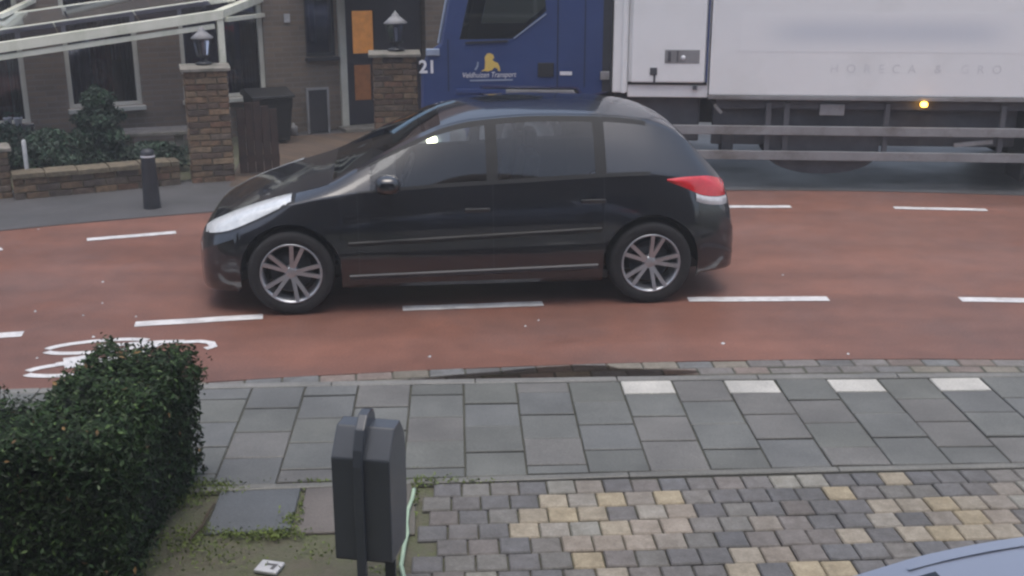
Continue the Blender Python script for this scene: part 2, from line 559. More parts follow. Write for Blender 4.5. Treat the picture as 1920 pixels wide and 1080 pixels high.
M['roof_tile'] = mat('roof_tile', srgb(92, 66, 56), srgb(72, 56, 50), scale=9, rough=0.8, bump=0.5, bscale=30)
M['paper_print'] = mat('grey_print', srgb(96, 96, 98), rough=0.7)

# ------------------------------------------------------------------ ground, road, pavements
g = MB().add([(-600, -300, -0.12), (600, -300, -0.12), (600, 900, -0.12), (-600, 900, -0.12)], [(0, 1, 2, 3)]).build('ground', M['ground'])
tag(g, 'bare dark ground under and around the street', kind='structure')

Z_PAVE = 0.06
near_edge = quad_curve([(-3.2, 5.82), (-1.73, 6.18), (-0.63, 6.35), (0.13, 6.38), (1.15, 6.45), (3.04, 6.53)], -4.5, 3.4)
far_dash = quad_curve([(-4.19, 9.05), (-3.58, 9.36), (-2.9, 9.62), (2.04, 10.60), (3.6, 10.55), (4.44, 10.47)], -4.6, 4.6)
far_edge = lambda x: far_dash(x) + 0.72
XS = [x * 0.25 for x in range(-72, 73)]

def strip(name, fa, fb, z, m, thick=0.1, xs=XS):
    vs, fs = [], []
    for x in xs:
        a, b = fa(x), fb(x)
        vs += [(x, a, z), (x, b, z), (x, a, z - thick), (x, b, z - thick)]
    for i in range(len(xs) - 1):
        k = i * 4
        fs += [(k, k + 4, k + 5, k + 1), (k, k + 2, k + 6, k + 4), (k + 1, k + 5, k + 7, k + 3)]
    return MB().add(vs, fs).build(name, m)

road = tag(strip('road', near_edge, far_edge, 0.0, M['road']), 'red asphalt road bending past the houses', kind='structure')
far_pave = tag(strip('far_pavement', lambda x: far_edge(x), lambda x: far_edge(x) + 40, 0.008, M['far_pave']), 'grey wet pavement across the road', kind='structure')

def dash(p0, p1, wd, mark_parent, name='road_marking'):
    a, b = Vector(p0), Vector(p1)
    d = (b - a).normalized()
    s = Vector((-d.y, d.x, 0)) * wd / 2
    n = 8
    vs, fs = [], []
    for i in range(n + 1):
        q = a.lerp(b, i / n)
        j = random.uniform(-0.004, 0.004)
        vs += [q - s * (1 + j * 20), q + s * (1 - j * 20)]
    for i in range(n):
        fs.append((2 * i, 2 * i + 2, 2 * i + 3, 2 * i + 1))
    return MB().add([(v.x, v.y, 0.004) for v in vs], fs).build(name, M['paint'], mark_parent)

near_dashes = [((-60, 634), (43, 627)), ((253, 609), (493, 594)), ((755, 579), (1018, 570)), ((1290, 562), (1553, 561)), ((1800, 562), (2062, 566))]
far_dashes = [((-140, 486), (4, 467)), ((163, 450), (330, 436)), ((505, 423), (668, 412)), ((848, 403), (1015, 396)), ((1190, 391), (1345, 388)) , ((1365 + 0, 388), (1483, 388)), ((1676, 390), (1850, 394)), ((2040, 400), (2210, 408))]
far_dashes = [d for i, d in enumerate(far_dashes) if i not in (4,)]
for a, b in near_dashes:
    dash(at(*a), at(*b), 0.105, road)
for a, b in far_dashes:
    a = (1320, 388) if a == (1365, 388) else a
    dash(at(*a), at(*b), 0.10, road)

# bicycle symbol in the near cycle lane (read by cyclists riding to the right)
def flat_path(mb, pts, wd, closed=False, z=0.004):
    pts = [Vector((p[0], p[1], 0)) for p in pts]
    n = len(pts)
    vs, fs = [], []
    for i, p in enumerate(pts):
        a = pts[(i - 1) % n] if (closed or i > 0) else p
        b = pts[(i + 1) % n] if (closed or i < n - 1) else p
        d = (b - a).normalized()
        s = Vector((-d.y, d.x, 0)) * wd / 2
        vs += [(p.x - s.x, p.y - s.y, z), (p.x + s.x, p.y + s.y, z)]
    for i in range(n if closed else n - 1):
        j = (i + 1) % n
        fs.append((2 * i, 2 * j, 2 * j + 1, 2 * i + 1))
    mb.add(vs, fs)
bs = MB()
def ell(c, rx, ry, rot, a0=0, a1=360, n=26):
    out = []
    for i in range(n + 1):
        a = R(a0 + (a1 - a0) * i / n)
        x, y = rx * math.cos(a), ry * math.sin(a)
        out.append((c[0] + x * math.cos(rot) - y * math.sin(rot), c[1] + x * math.sin(rot) + y * math.cos(rot)))
    return out
wa, wb_ = at(185, 650), at(143, 692)
rt = 0.26
flat_path(bs, ell(wa, 0.31, 0.105, rt, 20, 168), 0.055)
flat_path(bs, ell(wa, 0.31, 0.105, rt, 192, 350), 0.055)
flat_path(bs, ell(wb_, 0.28, 0.10, rt, 15, 165), 0.055, z=0.0045)
flat_path(bs, ell(wb_, 0.28, 0.10, rt, 195, 345), 0.055, z=0.0045)
flat_path(bs, [(wa.x, wa.y), at(300, 642)[:2], at(345, 641)[:2]], 0.055, z=0.005)
flat_path(bs, [at(335, 643)[:2], at(375, 641)[:2], at(396, 644)[:2], at(400, 651)[:2], at(385, 655)[:2]], 0.055, z=0.0055)
flat_path(bs, [at(150, 680)[:2], at(250, 668)[:2], at(300, 645)[:2]], 0.055, z=0.006)
flat_path(bs, [at(120, 683)[:2], at(150, 679)[:2], at(172, 676)[:2]], 0.19, z=0.0065)
flat_path(bs, [at(105, 685)[:2], at(125, 682)[:2]], 0.055, z=0.007)
bs.build('bicycle_symbol', M['paint'], road)

# pale specks lying on the road
mb = MB()
for (px, py) in [(193, 529), (192, 569), (156, 592), (255, 594), (66, 584), (1468, 516), (1010, 601), (985, 612), (175, 632), (70, 672), (1355, 644), (72, 430), (1590, 664), (806, 669)]:
    c = at(px, py)
    r = random.uniform(0.008, 0.017)
    a0 = random.uniform(0, 6)
    ring = [(c.x + r * random.uniform(.6, 1.2) * math.cos(a0 + k * 1.256), c.y + r * random.uniform(.6, 1.2) * math.sin(a0 + k * 1.256)) for k in range(5)]
    mb.add([(x, y, 0.001) for x, y in ring] + [(c.x, c.y, 0.010)], [(k, (k + 1) % 5, 5) for k in range(5)])
lit = mb.build('road_litter', M['white_obj'])
tag(lit, 'tiny pale specks of litter scattered on the red road', 'litter', kind='stuff')

# chamfered unit piece: 1 x 1 footprint, top at z=0, shared by all slabs, pavers and bricks
def unit_piece(name, m, cx, cy, cz, dz):
    """footprint -0.5..0.5, chamfer cx/cy wide and cz deep, dz thick"""
    vs = []
    for (ix, iy, z) in ((0.5, 0.5, -dz), (0.5, 0.5, -cz), (0.5 - cx, 0.5 - cy, 0.0)):
        vs += [(-ix, -iy, z), (ix, -iy, z), (ix, iy, z), (-ix, iy, z)]
    fs = [(8, 9, 10, 11)]
    for l in (0, 4):
        for k in range(4):
            fs.append((l + k, l + (k + 1) % 4, l + 4 + (k + 1) % 4, l + 4 + k))
    return MB().add(vs, fs).mesh(name, m, fix=False)

slab_me = unit_piece('slab', M['slab'], 0.014, 0.014, 0.004, 0.05)
paver_me = unit_piece('paver', M['paver'], 0.045, 0.045, 0.006, 0.06)
gutter_me = unit_piece('gutter_brick', M['paver'], 0.03, 0.06, 0.006, 0.06)

kerb_in = quad_curve([(at(a_, b_, Z_PAVE).x, at(a_, b_, Z_PAVE).y) for a_, b_ in ((400, 730), (600, 722), (760, 718), (1000, 716), (1160, 716), (1550, 710), (1900, 706))], -3, 3.4)   # pavement side of the kerb
slab_end = quad_curve([(at(380, 912, Z_PAVE).x, at(380, 912, Z_PAVE).y), (at(860, 897, Z_PAVE).x, at(860, 897, Z_PAVE).y), (at(1300, 880, Z_PAVE).x, at(1300, 880, Z_PAVE).y), (at(1920, 868, Z_PAVE).x, at(1920, 868, Z_PAVE).y)], -3, 3.2)
pavement = tag(strip('pavement', lambda x: slab_end(x) - 0.06, lambda x: kerb_in(x) + 0.06, Z_PAVE - 0.012, M['paving_base'], 0.15), 'grey slab pavement along the near side of the road', kind='structure')
gutter = tag(strip('gutter', lambda x: kerb_in(x) + 0.055, lambda x: near_edge(x) + 0.005, -0.006, M['paving_base'], 0.1), 'brick gutter between red road and pavement', kind='structure')

# gutter bricks: two courses along the road
def walk(f, x0, x1, step):
    out, x = [], x0
    while x < x1:
        dy = (f(x + 0.01) - f(x)) / 0.01
        dx = step / math.hypot(1, dy)
        out.append((x, x + dx))
        x += dx
    return out
for row in range(5):
    f = lambda x, row=row: near_edge(x) - 0.055 - row * 0.105
    for i, (xa, xb) in enumerate(walk(f, -3.4 + (row % 2) * 0.105, 4.6, 0.212)):
        pa, pb = (xa, f(xa)), (xb, f(xb))
        c = ((pa[0] + pb[0]) / 2, (pa[1] + pb[1]) / 2)
        if c[1] - .035 < kerb_in(c[0]) + .060: continue
        an = math.atan2(pb[1] - pa[1], pb[0] - pa[0])
        o = link('gutter_brick', gutter_me, gutter, (c[0], c[1], 0.0 + random.uniform(-0.002, 0.003) - 0.004 * min(row, 2)), (random.uniform(-.015, .015), 0, an), (0.204, 0.100, 1))
        v = random.uniform(0.85, 1.1)
        base = random.choice([(124, 121, 119), (128, 117, 111), (120, 122, 123), (132, 127, 117), (114, 114, 114)])
        o.color = (*[q * v for q in srgb(*base)], 1)
# kerb stones between gutter and slabs
kerb_me = unit_piece('kerb_stone', M['slab'], 0.004, 0.10, 0.006, 0.16)
for i, (xa, xb) in enumerate(walk(kerb_in, -3.4, 4.6, 0.8)):
    pa, pb = (xa, kerb_in(xa) + 0.03), (xb, kerb_in(xb) + 0.03)
    an = math.atan2(pb[1] - pa[1], pb[0] - pa[0])
    o = link('kerb_stone', kerb_me, pavement, ((pa[0] + pb[0]) / 2, (pa[1] + pb[1]) / 2, Z_PAVE + 0.004), (0, 0, an), (0.795, 0.06, 1))
    v = random.uniform(0.92, 1.06)
    o.color = (*[q * v for q in srgb(140, 142, 144)], 1)

# slabs laid in columns across the pavement; cut white slabs in every second column on the right
x_ref = at(1163, 720, Z_PAVE).x
cols = []
x = x_ref
while x < 4.6:
    dy = (kerb_in(x + .01) - kerb_in(x)) / .01
    cols.append((len(cols), x)); x += 0.292 / math.hypot(1, dy)
x = x_ref
k = 0
while x > -3.4:
    dy = (kerb_in(x + .01) - kerb_in(x)) / .01
    x -= 0.292 / math.hypot(1, dy); k -= 1
    cols.append((k, x))
slab_list = []
for k, x in cols:
    dy = (kerb_in(x + .15) - kerb_in(x - .0)) / .15
    an = math.atan(dy)
    tx, ty = math.cos(an), math.sin(an)
    nx, ny = ty, -tx                       # towards the camera
    ox, oy = x + tx * 0.146, kerb_in(x) + ty * 0.146
    total = (oy - slab_end(ox)) / max(0.3, -ny) - 0.008
    d = 0.004
    white_col = k >= 0 and k % 2 == 0
    first = 0.19 if white_col else (0.30 if k >= 0 else (0.30 if k % 2 else 0.15) + random.uniform(-.015, .015))
    r = 0
    while d < total - 0.03:
        ln = min(first if r == 0 else 0.30, total - d)
        if total - d - ln < 0.06: ln = total - d
        cx, cy = ox + nx * (d + ln / 2), oy + ny * (d + ln / 2)
        o = link('slab', slab_me, pavement, (cx, cy, Z_PAVE + random.uniform(-0.003, 0.003)),
                 (random.uniform(-.006, .006), random.uniform(-.006, .006), an + random.uniform(-.006, .006)), (0.282, ln - 0.012, 1))
        if white_col and r == 0:
            v = random.uniform(.9, 1.04)
            o.color = (*[q * v for q in srgb(218, 219, 220)], 1)
            o['label'] = 'white painted slab at the kerb'
        else:
            v = random.uniform(0.88, 1.06)
            base = random.choice([(121, 125, 127), (122, 126, 126), (118, 122, 126), (124, 125, 127), (116, 120, 121)])
            o.color = (*[q * v for q in srgb(*base)], 1)
        d += ln + 0.002
        r += 1

# forecourt on the camera's side: edging, block pavers, big flags, mossy soil
fore = strip('forecourt', lambda x: -6.0, lambda x: slab_end(x) - 0.058, Z_PAVE - 0.018, M['soil'], 0.12)
tag(fore, 'mossy soil and paving of the forecourt', kind='structure')
edge_me = unit_piece('edging_stone', M['slab'], 0.004, 0.12, 0.004, 0.12)
ee = lambda x: slab_end(x) - 0.028
for (xa, xb) in walk(ee, -3.4, 4.4, 0.99):
    an = math.atan2(ee(xb) - ee(xa), xb - xa)
    o = link('edging_stone', edge_me, pavement, ((xa + xb) / 2, (ee(xa) + ee(xb)) / 2, Z_PAVE + random.uniform(.002, .006)), (0, 0, an), (0.985, 0.045, 1))
    o.color = (*srgb(128, 130, 130), 1)

LIGHT = [(1130, 985, 175, 60, .88), (1080, 912, 150, 16, .45), (1230, 935, 60, 20, .8), (1490, 895, 75, 12, .95), (1560, 920, 70, 12, .7), (1680, 945, 60, 22, .8),
         (1790, 965, 140, 45, .75), (1430, 1042, 60, 12, 1.0), (1900, 930, 60, 30, .7), (1440, 975, 50, 30, .55), (1060, 1065, 90, 14, .5), (1640, 1010, 60, 30, .55), (1500, 1072, 30, 10, .8)]
drive = tag(empty('driveway', (0, 0, 0)), 'forecourt paved with mixed buff and charcoal blocks', kind='structure')
an0 = math.atan2(slab_end(2.5) - slab_end(-0.3), 2.8)
tx, ty = math.cos(an0), math.sin(an0)
pw, ph = 0.129, 0.127
org = Vector((-0.36, slab_end(-0.36) - 0.056, 0))
rest = MB()
shown = []
for r in range(20):
    for c in range(-1, 36):
        s = c * pw + (pw / 2 if r % 2 else 0) + pw / 2 + (0.02 * math.sin(r * 2.1))
        cx = org.x + tx * s + ty * (r + .5) * ph
        cy = org.y + ty * s - tx * (r + .5) * ph
        if cx < -0.40 + 0.04 * math.sin(r * 5) or cx > 4.2:
            continue
        px, py = project((cx, cy, Z_PAVE))
        pl = 0.07
        for (ex, ey, rx, ry, q) in LIGHT:
            if ((px - ex) / rx) ** 2 + ((py - ey) / ry) ** 2 < 1:
                pl = max(pl, q)
        if px < 860: pl = 0.05
        rnd = random.random()
        if rnd < pl:
            base = random.choice([(166, 152, 124), (160, 148, 126), (152, 145, 131), (146, 136, 122), (156, 142, 124), (174, 156, 118), (144, 142, 130)])
        elif rnd < pl + (1 - pl) * 0.3:
            base = random.choice([(120, 116, 110), (117, 115, 109), (121, 114, 109)])
        else:
            base = random.choice([(106, 106, 107), (108, 107, 108), (102, 103, 106), (111, 108, 106)])
        inside = -60 < px < 1990 and py < 1120
        z = Z_PAVE + random.uniform(-0.003, 0.003)
        if inside and len(shown) < 290:
            o = link('paver', paver_me, drive, (cx, cy, z), (random.uniform(-.012, .012), random.uniform(-.012, .012), an0 + random.uniform(-.012, .012)), (pw - 0.006, ph - 0.007, 1))
            v = random.uniform(0.9, 1.08)
            gm = sum(base) / 3
            o.color = (*[q * v for q in srgb(*[gm + (t_ - gm) * .62 for t_ in base])], 1)
            shown.append(o)
        else:
            Mx = Matrix.Translation((cx, cy, z)) @ Matrix.Rotation(an0, 4, 'Z') @ Matrix.Diagonal((pw - .006, ph - .007, 1, 1))
            rest.add([Mx @ v.co for v in paver_me.vertices], [tuple(p.vertices) for p in paver_me.polygons])
o = rest.build('paver_field', M['paver'], drive, fix=False)
o.color = (*srgb(118, 114, 110), 1)
o['kind'] = 'stuff'

# big flags left of the blocks
flag_me = unit_piece('flagstone', M['slab'], 0.01, 0.01, 0.005, 0.06)
for (pts, colr) in (([(398, 922), (566, 908), (548, 992), (392, 1000)], (104, 110, 118)), ([(572, 908), (716, 900), (716, 1000), (554, 992)], (116, 112, 112)), ([(722, 900), (776, 897), (790, 1000), (722, 1000)], (112, 110, 106))):
    q = [at(a, b, Z_PAVE) for a, b in pts]
    cx, cy = sum(p.x for p in q) / 4, sum(p.y for p in q) / 4
    lx = ((q[1] - q[0]).length + (q[2] - q[3]).length) / 2
    ly = ((q[3] - q[0]).length + (q[2] - q[1]).length) / 2
    o = link('flagstone', flag_me, fore, (cx, cy, Z_PAVE - 0.002), (0.006, -0.004, an0), (lx - .012, ly - .008, 1))
    o.color = (*srgb(*colr), 1)

# water standing in the gutter
pud = [(735, 714), (790, 710), (850, 703), (930, 697), (1000, 690), (1080, 685), (1140, 686), (1160, 691), (1230, 692), (1305, 695), (1312, 699), (1250, 708), (1100, 716), (900, 722), (780, 721)]
pp = [at(a, b, 0.002) for a, b in pud]
cy_ = [min(p.y, near_edge(p.x) + 0.05) for p in pp]
pv = [(p.x, max(y, kerb_in(p.x) + 0.062), 0.0045) for p, y in zip(pp, cy_)]
c = (sum(p[0] for p in pv) / len(pv), sum(p[1] for p in pv) / len(pv), 0.0045)
tag(MB().add(pv + [c], [(i, (i + 1) % len(pv), len(pv)) for i in range(len(pv))]).build('puddle', M['water']), 'long dark puddle in the gutter by the kerb', kind='structure')

# ------------------------------------------------------------------ foliage
def leaf_cloud(name, sampler, n, size, m, parent=None, up=0.3, fix=False):
    vs, fs = [], []
    for _ in range(n):
        p, nrm = sampler()
        a = Vector((random.gauss(0, 1), random.gauss(0, 1), random.gauss(0, 1))).normalized()
        nn = (Vector(nrm) * 0.9 + a * 0.9 + Vector((0, 0, up))).normalized()
        t = nn.orthogonal().normalized()
        t = Matrix.Rotation(random.uniform(0, 6.28), 3, nn) @ t
        b = nn.cross(t)
        s = size * random.uniform(0.6, 1.3)
        k = len(vs)
        p = Vector(p)
        vs += [p - t * s, p - b * s * .45 + nn * s * .12, p + t * s, p + b * s * .45 + nn * s * .12]
        fs.append((k, k + 1, k + 2, k + 3))
    return MB().add(vs, fs).build(name, m, parent, fix=False)

def noise3(p):
    x, y, z = p
    return (math.sin(x * 9.1 + 1.3 * math.sin(y * 7)) + math.sin(y * 8.3 + 1.7 * math.sin(z * 6.1)) + math.sin(z * 11 + 1.1 * math.sin(x * 12))) / 3

# clipped hedge at the left of the forecourt
def hedge_top(x, y):
    base = 0.70 if x > -1.80 else 0.70 - 0.27 * min(1, (-1.80 - x) / 0.24)
    return base + 0.02 * math.sin(x * 13) + 0.015 * math.sin(y * 17 + x * 5)
HX0, HX1, HY0, HY1 = -4.2, -1.425, 3.74, 4.84
hedge = tag(empty('hedge', (-2.0, 4.3, Z_PAVE)), 'clipped dark green hedge beside the forecourt, taller at its right end', 'hedge')
HO = Vector((-2.0, 4.3, Z_PAVE))
def hedge_sample():
    while True:
        f = random.random()
        x = HX1 - (HX1 - HX0) * (random.random() ** 1.6)
        y = random.uniform(HY0, HY1)
        zt = hedge_top(x, y)
        z = Z_PAVE + (zt - Z_PAVE) * random.random()
        if f < 0.42:
            z = zt; n = (0, 0, 1); p = (x, y, z)
        elif f < 0.78:
            y = HY0; n = (0, -1, 0); p = (x, y + 0.0, z)
        elif f < 0.93:
            x = HX1; zt = hedge_top(x, y); z = Z_PAVE + 0.03 + (zt - Z_PAVE - .03) * random.random(); n = (1, 0, 0); p = (x - 0.05 * (1 - (z / zt)), y, z)
        else:
            y = HY1; n = (0, 1, 0); p = (x, y, z)
        d = random.gauss(0, 0.022) + 0.025 * noise3(p) - 0.01
        q = Vector(p) + Vector(n) * d
        q.z = max(q.z, Z_PAVE + .01)
        # round the edges
        ex = max(0, q.x - (HX1 - 0.05)); ez = max(0, q.z - (hedge_top(q.x, q.y) - 0.05))
        if ex and ez and math.hypot(ex, ez) > 0.055: continue
        return q - HO, n
leaf_cloud('foliage', hedge_sample, 62000, 0.0135, M['leaf'], hedge)
def stray_leaf():
    while True:
        q, n = hedge_sample()
        if n[2] > .5 or random.random() < .35:
            return q + Vector(n) * .012, n
leaf_cloud('young_leaves', stray_leaf, 2800, 0.012, M['leaf_young'], hedge)
leaf_cloud('dead_leaves', stray_leaf, 260, 0.014, M['leaf_dead'], hedge)
def twig():
    x = HX1 - (HX1 - HX0) * (random.random() ** 1.5)
    y = random.choice([HY1 - 0.02, random.uniform(HY0, HY1)])
    return Vector((x, y, hedge_top(x, y))) - HO
tw = MB()
tips = []
for _ in range(90):
    p = twig()
    q = p + Vector((random.uniform(-.02, .02), random.uniform(-.02, .02), random.uniform(.02, .06)))
    tw.tube([p - Vector((0, 0, .05)), q], 0.002, 4, r2=0.001)
    tips += [(p.lerp(q, random.uniform(.3, 1.0)), (0, 0, 1)) for _ in range(7)]
it = iter(tips)
leaf_cloud('shoots', lambda: next(it), len(tips), 0.013, M['leaf'], hedge)['kind'] = 'stuff'
tw.build('twigs', M['stem'], hedge)['kind'] = 'stuff'
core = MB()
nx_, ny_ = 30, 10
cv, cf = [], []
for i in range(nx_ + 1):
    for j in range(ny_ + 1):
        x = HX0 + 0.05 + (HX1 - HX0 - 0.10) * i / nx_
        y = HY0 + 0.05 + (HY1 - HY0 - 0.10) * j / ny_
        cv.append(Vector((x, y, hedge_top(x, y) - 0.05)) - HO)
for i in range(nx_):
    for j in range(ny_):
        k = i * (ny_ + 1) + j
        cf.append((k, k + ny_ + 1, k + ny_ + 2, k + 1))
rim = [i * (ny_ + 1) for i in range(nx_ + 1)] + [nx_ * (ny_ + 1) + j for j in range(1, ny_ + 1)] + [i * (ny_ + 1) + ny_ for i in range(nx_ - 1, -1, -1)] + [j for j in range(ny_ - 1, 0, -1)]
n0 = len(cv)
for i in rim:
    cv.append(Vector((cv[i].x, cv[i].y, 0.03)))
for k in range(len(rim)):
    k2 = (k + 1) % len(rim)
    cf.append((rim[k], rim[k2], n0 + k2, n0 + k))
core.add(cv, cf).build('light_block_core', M['leaf_core'], hedge)  # solid dark core added to block light through the leaves

# moss, weeds and grass on the forecourt edges
MOSS = [((395, 915), 55, 12, 420), ((350, 935), 40, 20, 320), ((470, 1005), 70, 10, 300), ((530, 1003), 45, 9, 240), ((350, 1010), 60, 30, 420), ((200, 1060), 160, 20, 380), ((565, 950), 5, 30, 60),
        ((420, 1040), 70, 25, 160), ((800, 905), 40, 8, 160), ((620, 905), 90, 3, 110), ((700, 1050), 50, 25, 90), ((780, 930), 8, 30, 70), ((590, 1040), 50, 25, 60), ((880, 905), 60, 4, 80), ((545, 975), 18, 12, 90)]
mi = []
for (c, rx, ry, n) in MOSS:
    for _ in range(n):
        px, py = c[0] + random.gauss(0, rx * .55), c[1] + random.gauss(0, ry * .55)
        p = at(px, py, Z_PAVE - 0.004)
        p.z += random.uniform(0, 0.018)
        mi.append((p, (0, 0, .4)))
it = iter(mi)
tag(leaf_cloud('moss_tufts', lambda: next(it), len(mi), 0.009, M['moss']), 'yellowish green moss and weeds along the paving joints', 'moss', kind='stuff')
# ivy stem creeping by the hedge foot
tag(MB().tube([at(402, 945, Z_PAVE + .01), at(388, 965, Z_PAVE + .02), at(380, 985, Z_PAVE + .015), at(366, 1000, Z_PAVE + .012), at(355, 1012, Z_PAVE + .012)], 0.006, 6).build('fallen_twig', M['stem']),
    'dry brown twig lying on the soil by the hedge foot', 'twig')

# white packet on the soil
pk = at(505, 1062, Z_PAVE)
pko = tag(empty('paper_packet', (pk.x, pk.y, Z_PAVE - 0.012), -0.25), 'small white paper packet with a dark mark on the soil', 'packet')
MB().box(-.048, .048, -.042, .042, 0, .014).build('wrapper', M['white_obj'], pko, 0.004)
MB().prism([(-.018, .018), (.03, .02), (.026, -.022), (.012, -.02), (.014, .006), (-.016, .004)], .0142, .0152, 'z').build('printed_mark', M['paper_print'], pko)

# hose lying on the blocks
hp = [at(a, b, Z_PAVE + 0.010) for a, b in [(776, 918), (773, 935), (765, 955), (762, 980), (764, 1000), (758, 1022), (755, 1042), (752, 1060), (758, 1085)]]
tag(MB().tube(hp, 0.009, 8).build('hose', M['hose']), 'pale green hose lying on the paving beside the grey box', 'hose')

# dark grey box on flat posts
bx_ = tag(empty('post_box', (-0.520, 3.80, Z_PAVE), R(-10)), 'dark grey metal box with sloped shoulders on flat posts', 'box')
prof = [(-.105, .215), (-.105, .62), (-.025, .715), (.05, .715), (.10, .65), (.115, .59), (.115, .38), (.085, .215)]
MB().prism(prof, -.108, .108, 'x').build('casing', M['box_grey'], bx_, 0.006)
MB().prism([(-.128, -.02), (-.128, .60), (-.118, .66), (-.085, .725), (-.04, .765), (.0, .77), (.035, .76), (.055, .73), (.055, .70), (-.106, .62), (-.106, -.02)], -.022, .014, 'x').build('post', M['box_grey'], bx_, 0.006)
MB().box(.052, .092, -.02, -.006, -.02, .22).build('leg', M['box_grey'], bx_, 0.003)
MB().box(-.1, .1, -.107, -.1045, .22, .226).build('lower_trim', M['dark_metal'], bx_)

# ------------------------------------------------------------------ cars
AX2 = 2.45      # wheelbase
_wu, _wx = [-.70, 0.0, 2.525, 3.27], [-.635, 0.0, AX2, 3.10]
warp = lambda u: float(np.interp(u, _wu, _wx))
unwarp = lambda x: float(np.interp(x, _wx, _wu))
fz_c = pchip([(-.70, .47), (-.675, .53), (-.62, .585), (-.5, .645), (-.40, .685), (-.19, .755), (.05, .82), (.28, .885), (.45, .968), (.70, 1.10), (.95, 1.218), (1.08, 1.268), (1.3, 1.312), (1.75, 1.338), (2.2, 1.326), (2.53, 1.286), (2.70, 1.232), (2.79, 1.185), (2.95, 1.05), (3.13, .87), (3.19, .78), (3.24, .66), (3.27, .55)])
fz_b = pchip([(-.70, .44), (-.62, .52), (-.5, .585), (-.3, .665), (0, .75), (.3, .805), (.8, .838), (1.5, .865), (2.2, .893), (2.6, .90), (2.9, .865), (3.1, .76), (3.2, .62), (3.27, .5)])
fw_b = pchip([(-.70, .46), (-.66, .55), (-.6, .62), (-.4, .72), (0, .785), (.5, .80), (1.5, .80), (2.4, .79), (2.8, .75), (3.0, .71), (3.15, .655), (3.23, .60), (3.27, .52)])
fw_m = pchip([(-.70, .50), (-.67, .60), (-.62, .685), (-.5, .77), (-.25, .83), (0, .85), (2.5, .85), (2.8, .835), (3.0, .80), (3.15, .74), (3.24, .66), (3.27, .56)])
fw_r = pchip([(-.70, .38), (-.6, .50), (-.4, .58), (0, .645), (.28, .685), (.5, .67), (1.08, .605), (1.6, .588), (2.4, .572), (2.8, .55), (3.1, .56), (3.2, .53), (3.27, .42)])
f_dr = pchip([(-.70, .012), (.28, .022), (.6, .034), (1.08, .05), (2.6, .055), (2.83, .05), (3.1, .035), (3.27, .012)])
def z_low(u):
    z = 0.17 if -0.4 < u < 2.95 else (0.15 if u < 0 else 0.20)
    x = warp(u)
    for c in (0.0, AX2):
        if abs(x - c) < 0.335:
            z = max(z, 0.285 + math.sqrt(max(0, 0.335 ** 2 - (x - c) ** 2)))
    return min(z, fz_b(u) - 0.06)
def side_w(u, z):
    wm, wb, zb = fw_m(u), fw_b(u), fz_b(u)
    zm = min(.52, zb - .12)
    if z <= .30:
        return wm * (1 - .10 * min(1.0, (.30 - z) / .2) ** 2)
    if z <= zm:
        return wm
    t = min(1, (z - zm) / (zb - zm))
    return wm + (wb - wm) * (t ** 1.7)
FR = [0, .05, .2, .4, .6, .8, .93, 1.0]
GQ = [.07, .35, .65, .91, 1.0]
RQ = [.13, .4, .7, 1.0]
def ring(u):
    zl, zb = z_low(u), fz_b(u)
    pts = []
    for i, f in enumerate(FR):
        z = zl + (zb - zl) * f
        y = side_w(u, z) - (0.02 if i == 0 else 0)
        pts.append((y, z))
    wb, wr = fw_b(u), fw_r(u)
    zc = fz_c(u)
    zr = max(zc - f_dr(u), zb + .012)
    for q in GQ:
        pts.append((wb + (wr - wb) * q + .018 * math.sin(math.pi * q), zb + (zr - zb) * q))
    for q in RQ:
        pts.append((wr * (1 - q), zr + (max(zc, zr + .004) - zr) * (1 - (1 - q) ** 2.2)))
    return pts
NR = len(FR) + len(GQ) + len(RQ)
def S(u, jf, side=-1, off=0.0):
    r = ring(u)
    j = min(int(jf), NR - 2)
    t = jf - j
    y = r[j][0] + (r[j + 1][0] - r[j][0]) * t
    z = r[j][1] + (r[j + 1][1] - r[j][1]) * t
    dy, dz = r[j + 1][0] - r[j][0], r[j + 1][1] - r[j][1]
    l = math.hypot(dy, dz) or 1
    return Vector((warp(u), side * (y + off * dz / l), z - off * dy / l))
STA = sorted(set([round(v, 4) for v in np.linspace(-.70, 3.27, 90)] + [-.70, -.69, -.675, -.65, -.62, -.60, -.40, .28, .30, .47, .56, 1.06, 1.08, 1.36, 1.40, 1.44, 2.12, 2.18, 2.2, 2.42, 2.79, 2.90, 3.08, 3.2, 3.24, 3.26, 3.27]
              + [unwarp(c + s * d) for c in (0.0, AX2) for s in (-1, 1) for d in (.336, .3345, .33, .32, .30, .27, .22, .15, .08)]))

def face_part(u, j):
    """which panel a face of the loft belongs to"""
    if j >= 12:
        if .30 <= u <= 1.06 and j >= 13: return 'windscreen'
        if 2.79 <= u <= 3.08 and j >= 13: return 'rear_window'
        if -.60 <= u <= .28: return 'bonnet'
        if u > 2.79: return 'tailgate'
        return 'body'
    if j >= 7:
        if 8 <= j <= 10:
            if .56 <= u <= 1.36: return 'front_window'
            if 1.44 <= u <= 2.12: return 'rear_side_window'
        if .47 <= u <= 2.5: return 'window_trim' if (j in (7, 11) or 1.36 <= u <= 2.2) else 'body'
        return 'body'
    if u < -.40 and j < 5: return 'front_bumper'
    if u > 2.90 and j < 5: return 'rear_bumper'
    if .47 <= u <= 1.40 and j >= 1: return 'front_door'
    if 1.40 <= u <= 2.18 and j >= 1: return 'rear_door'
    return 'body'

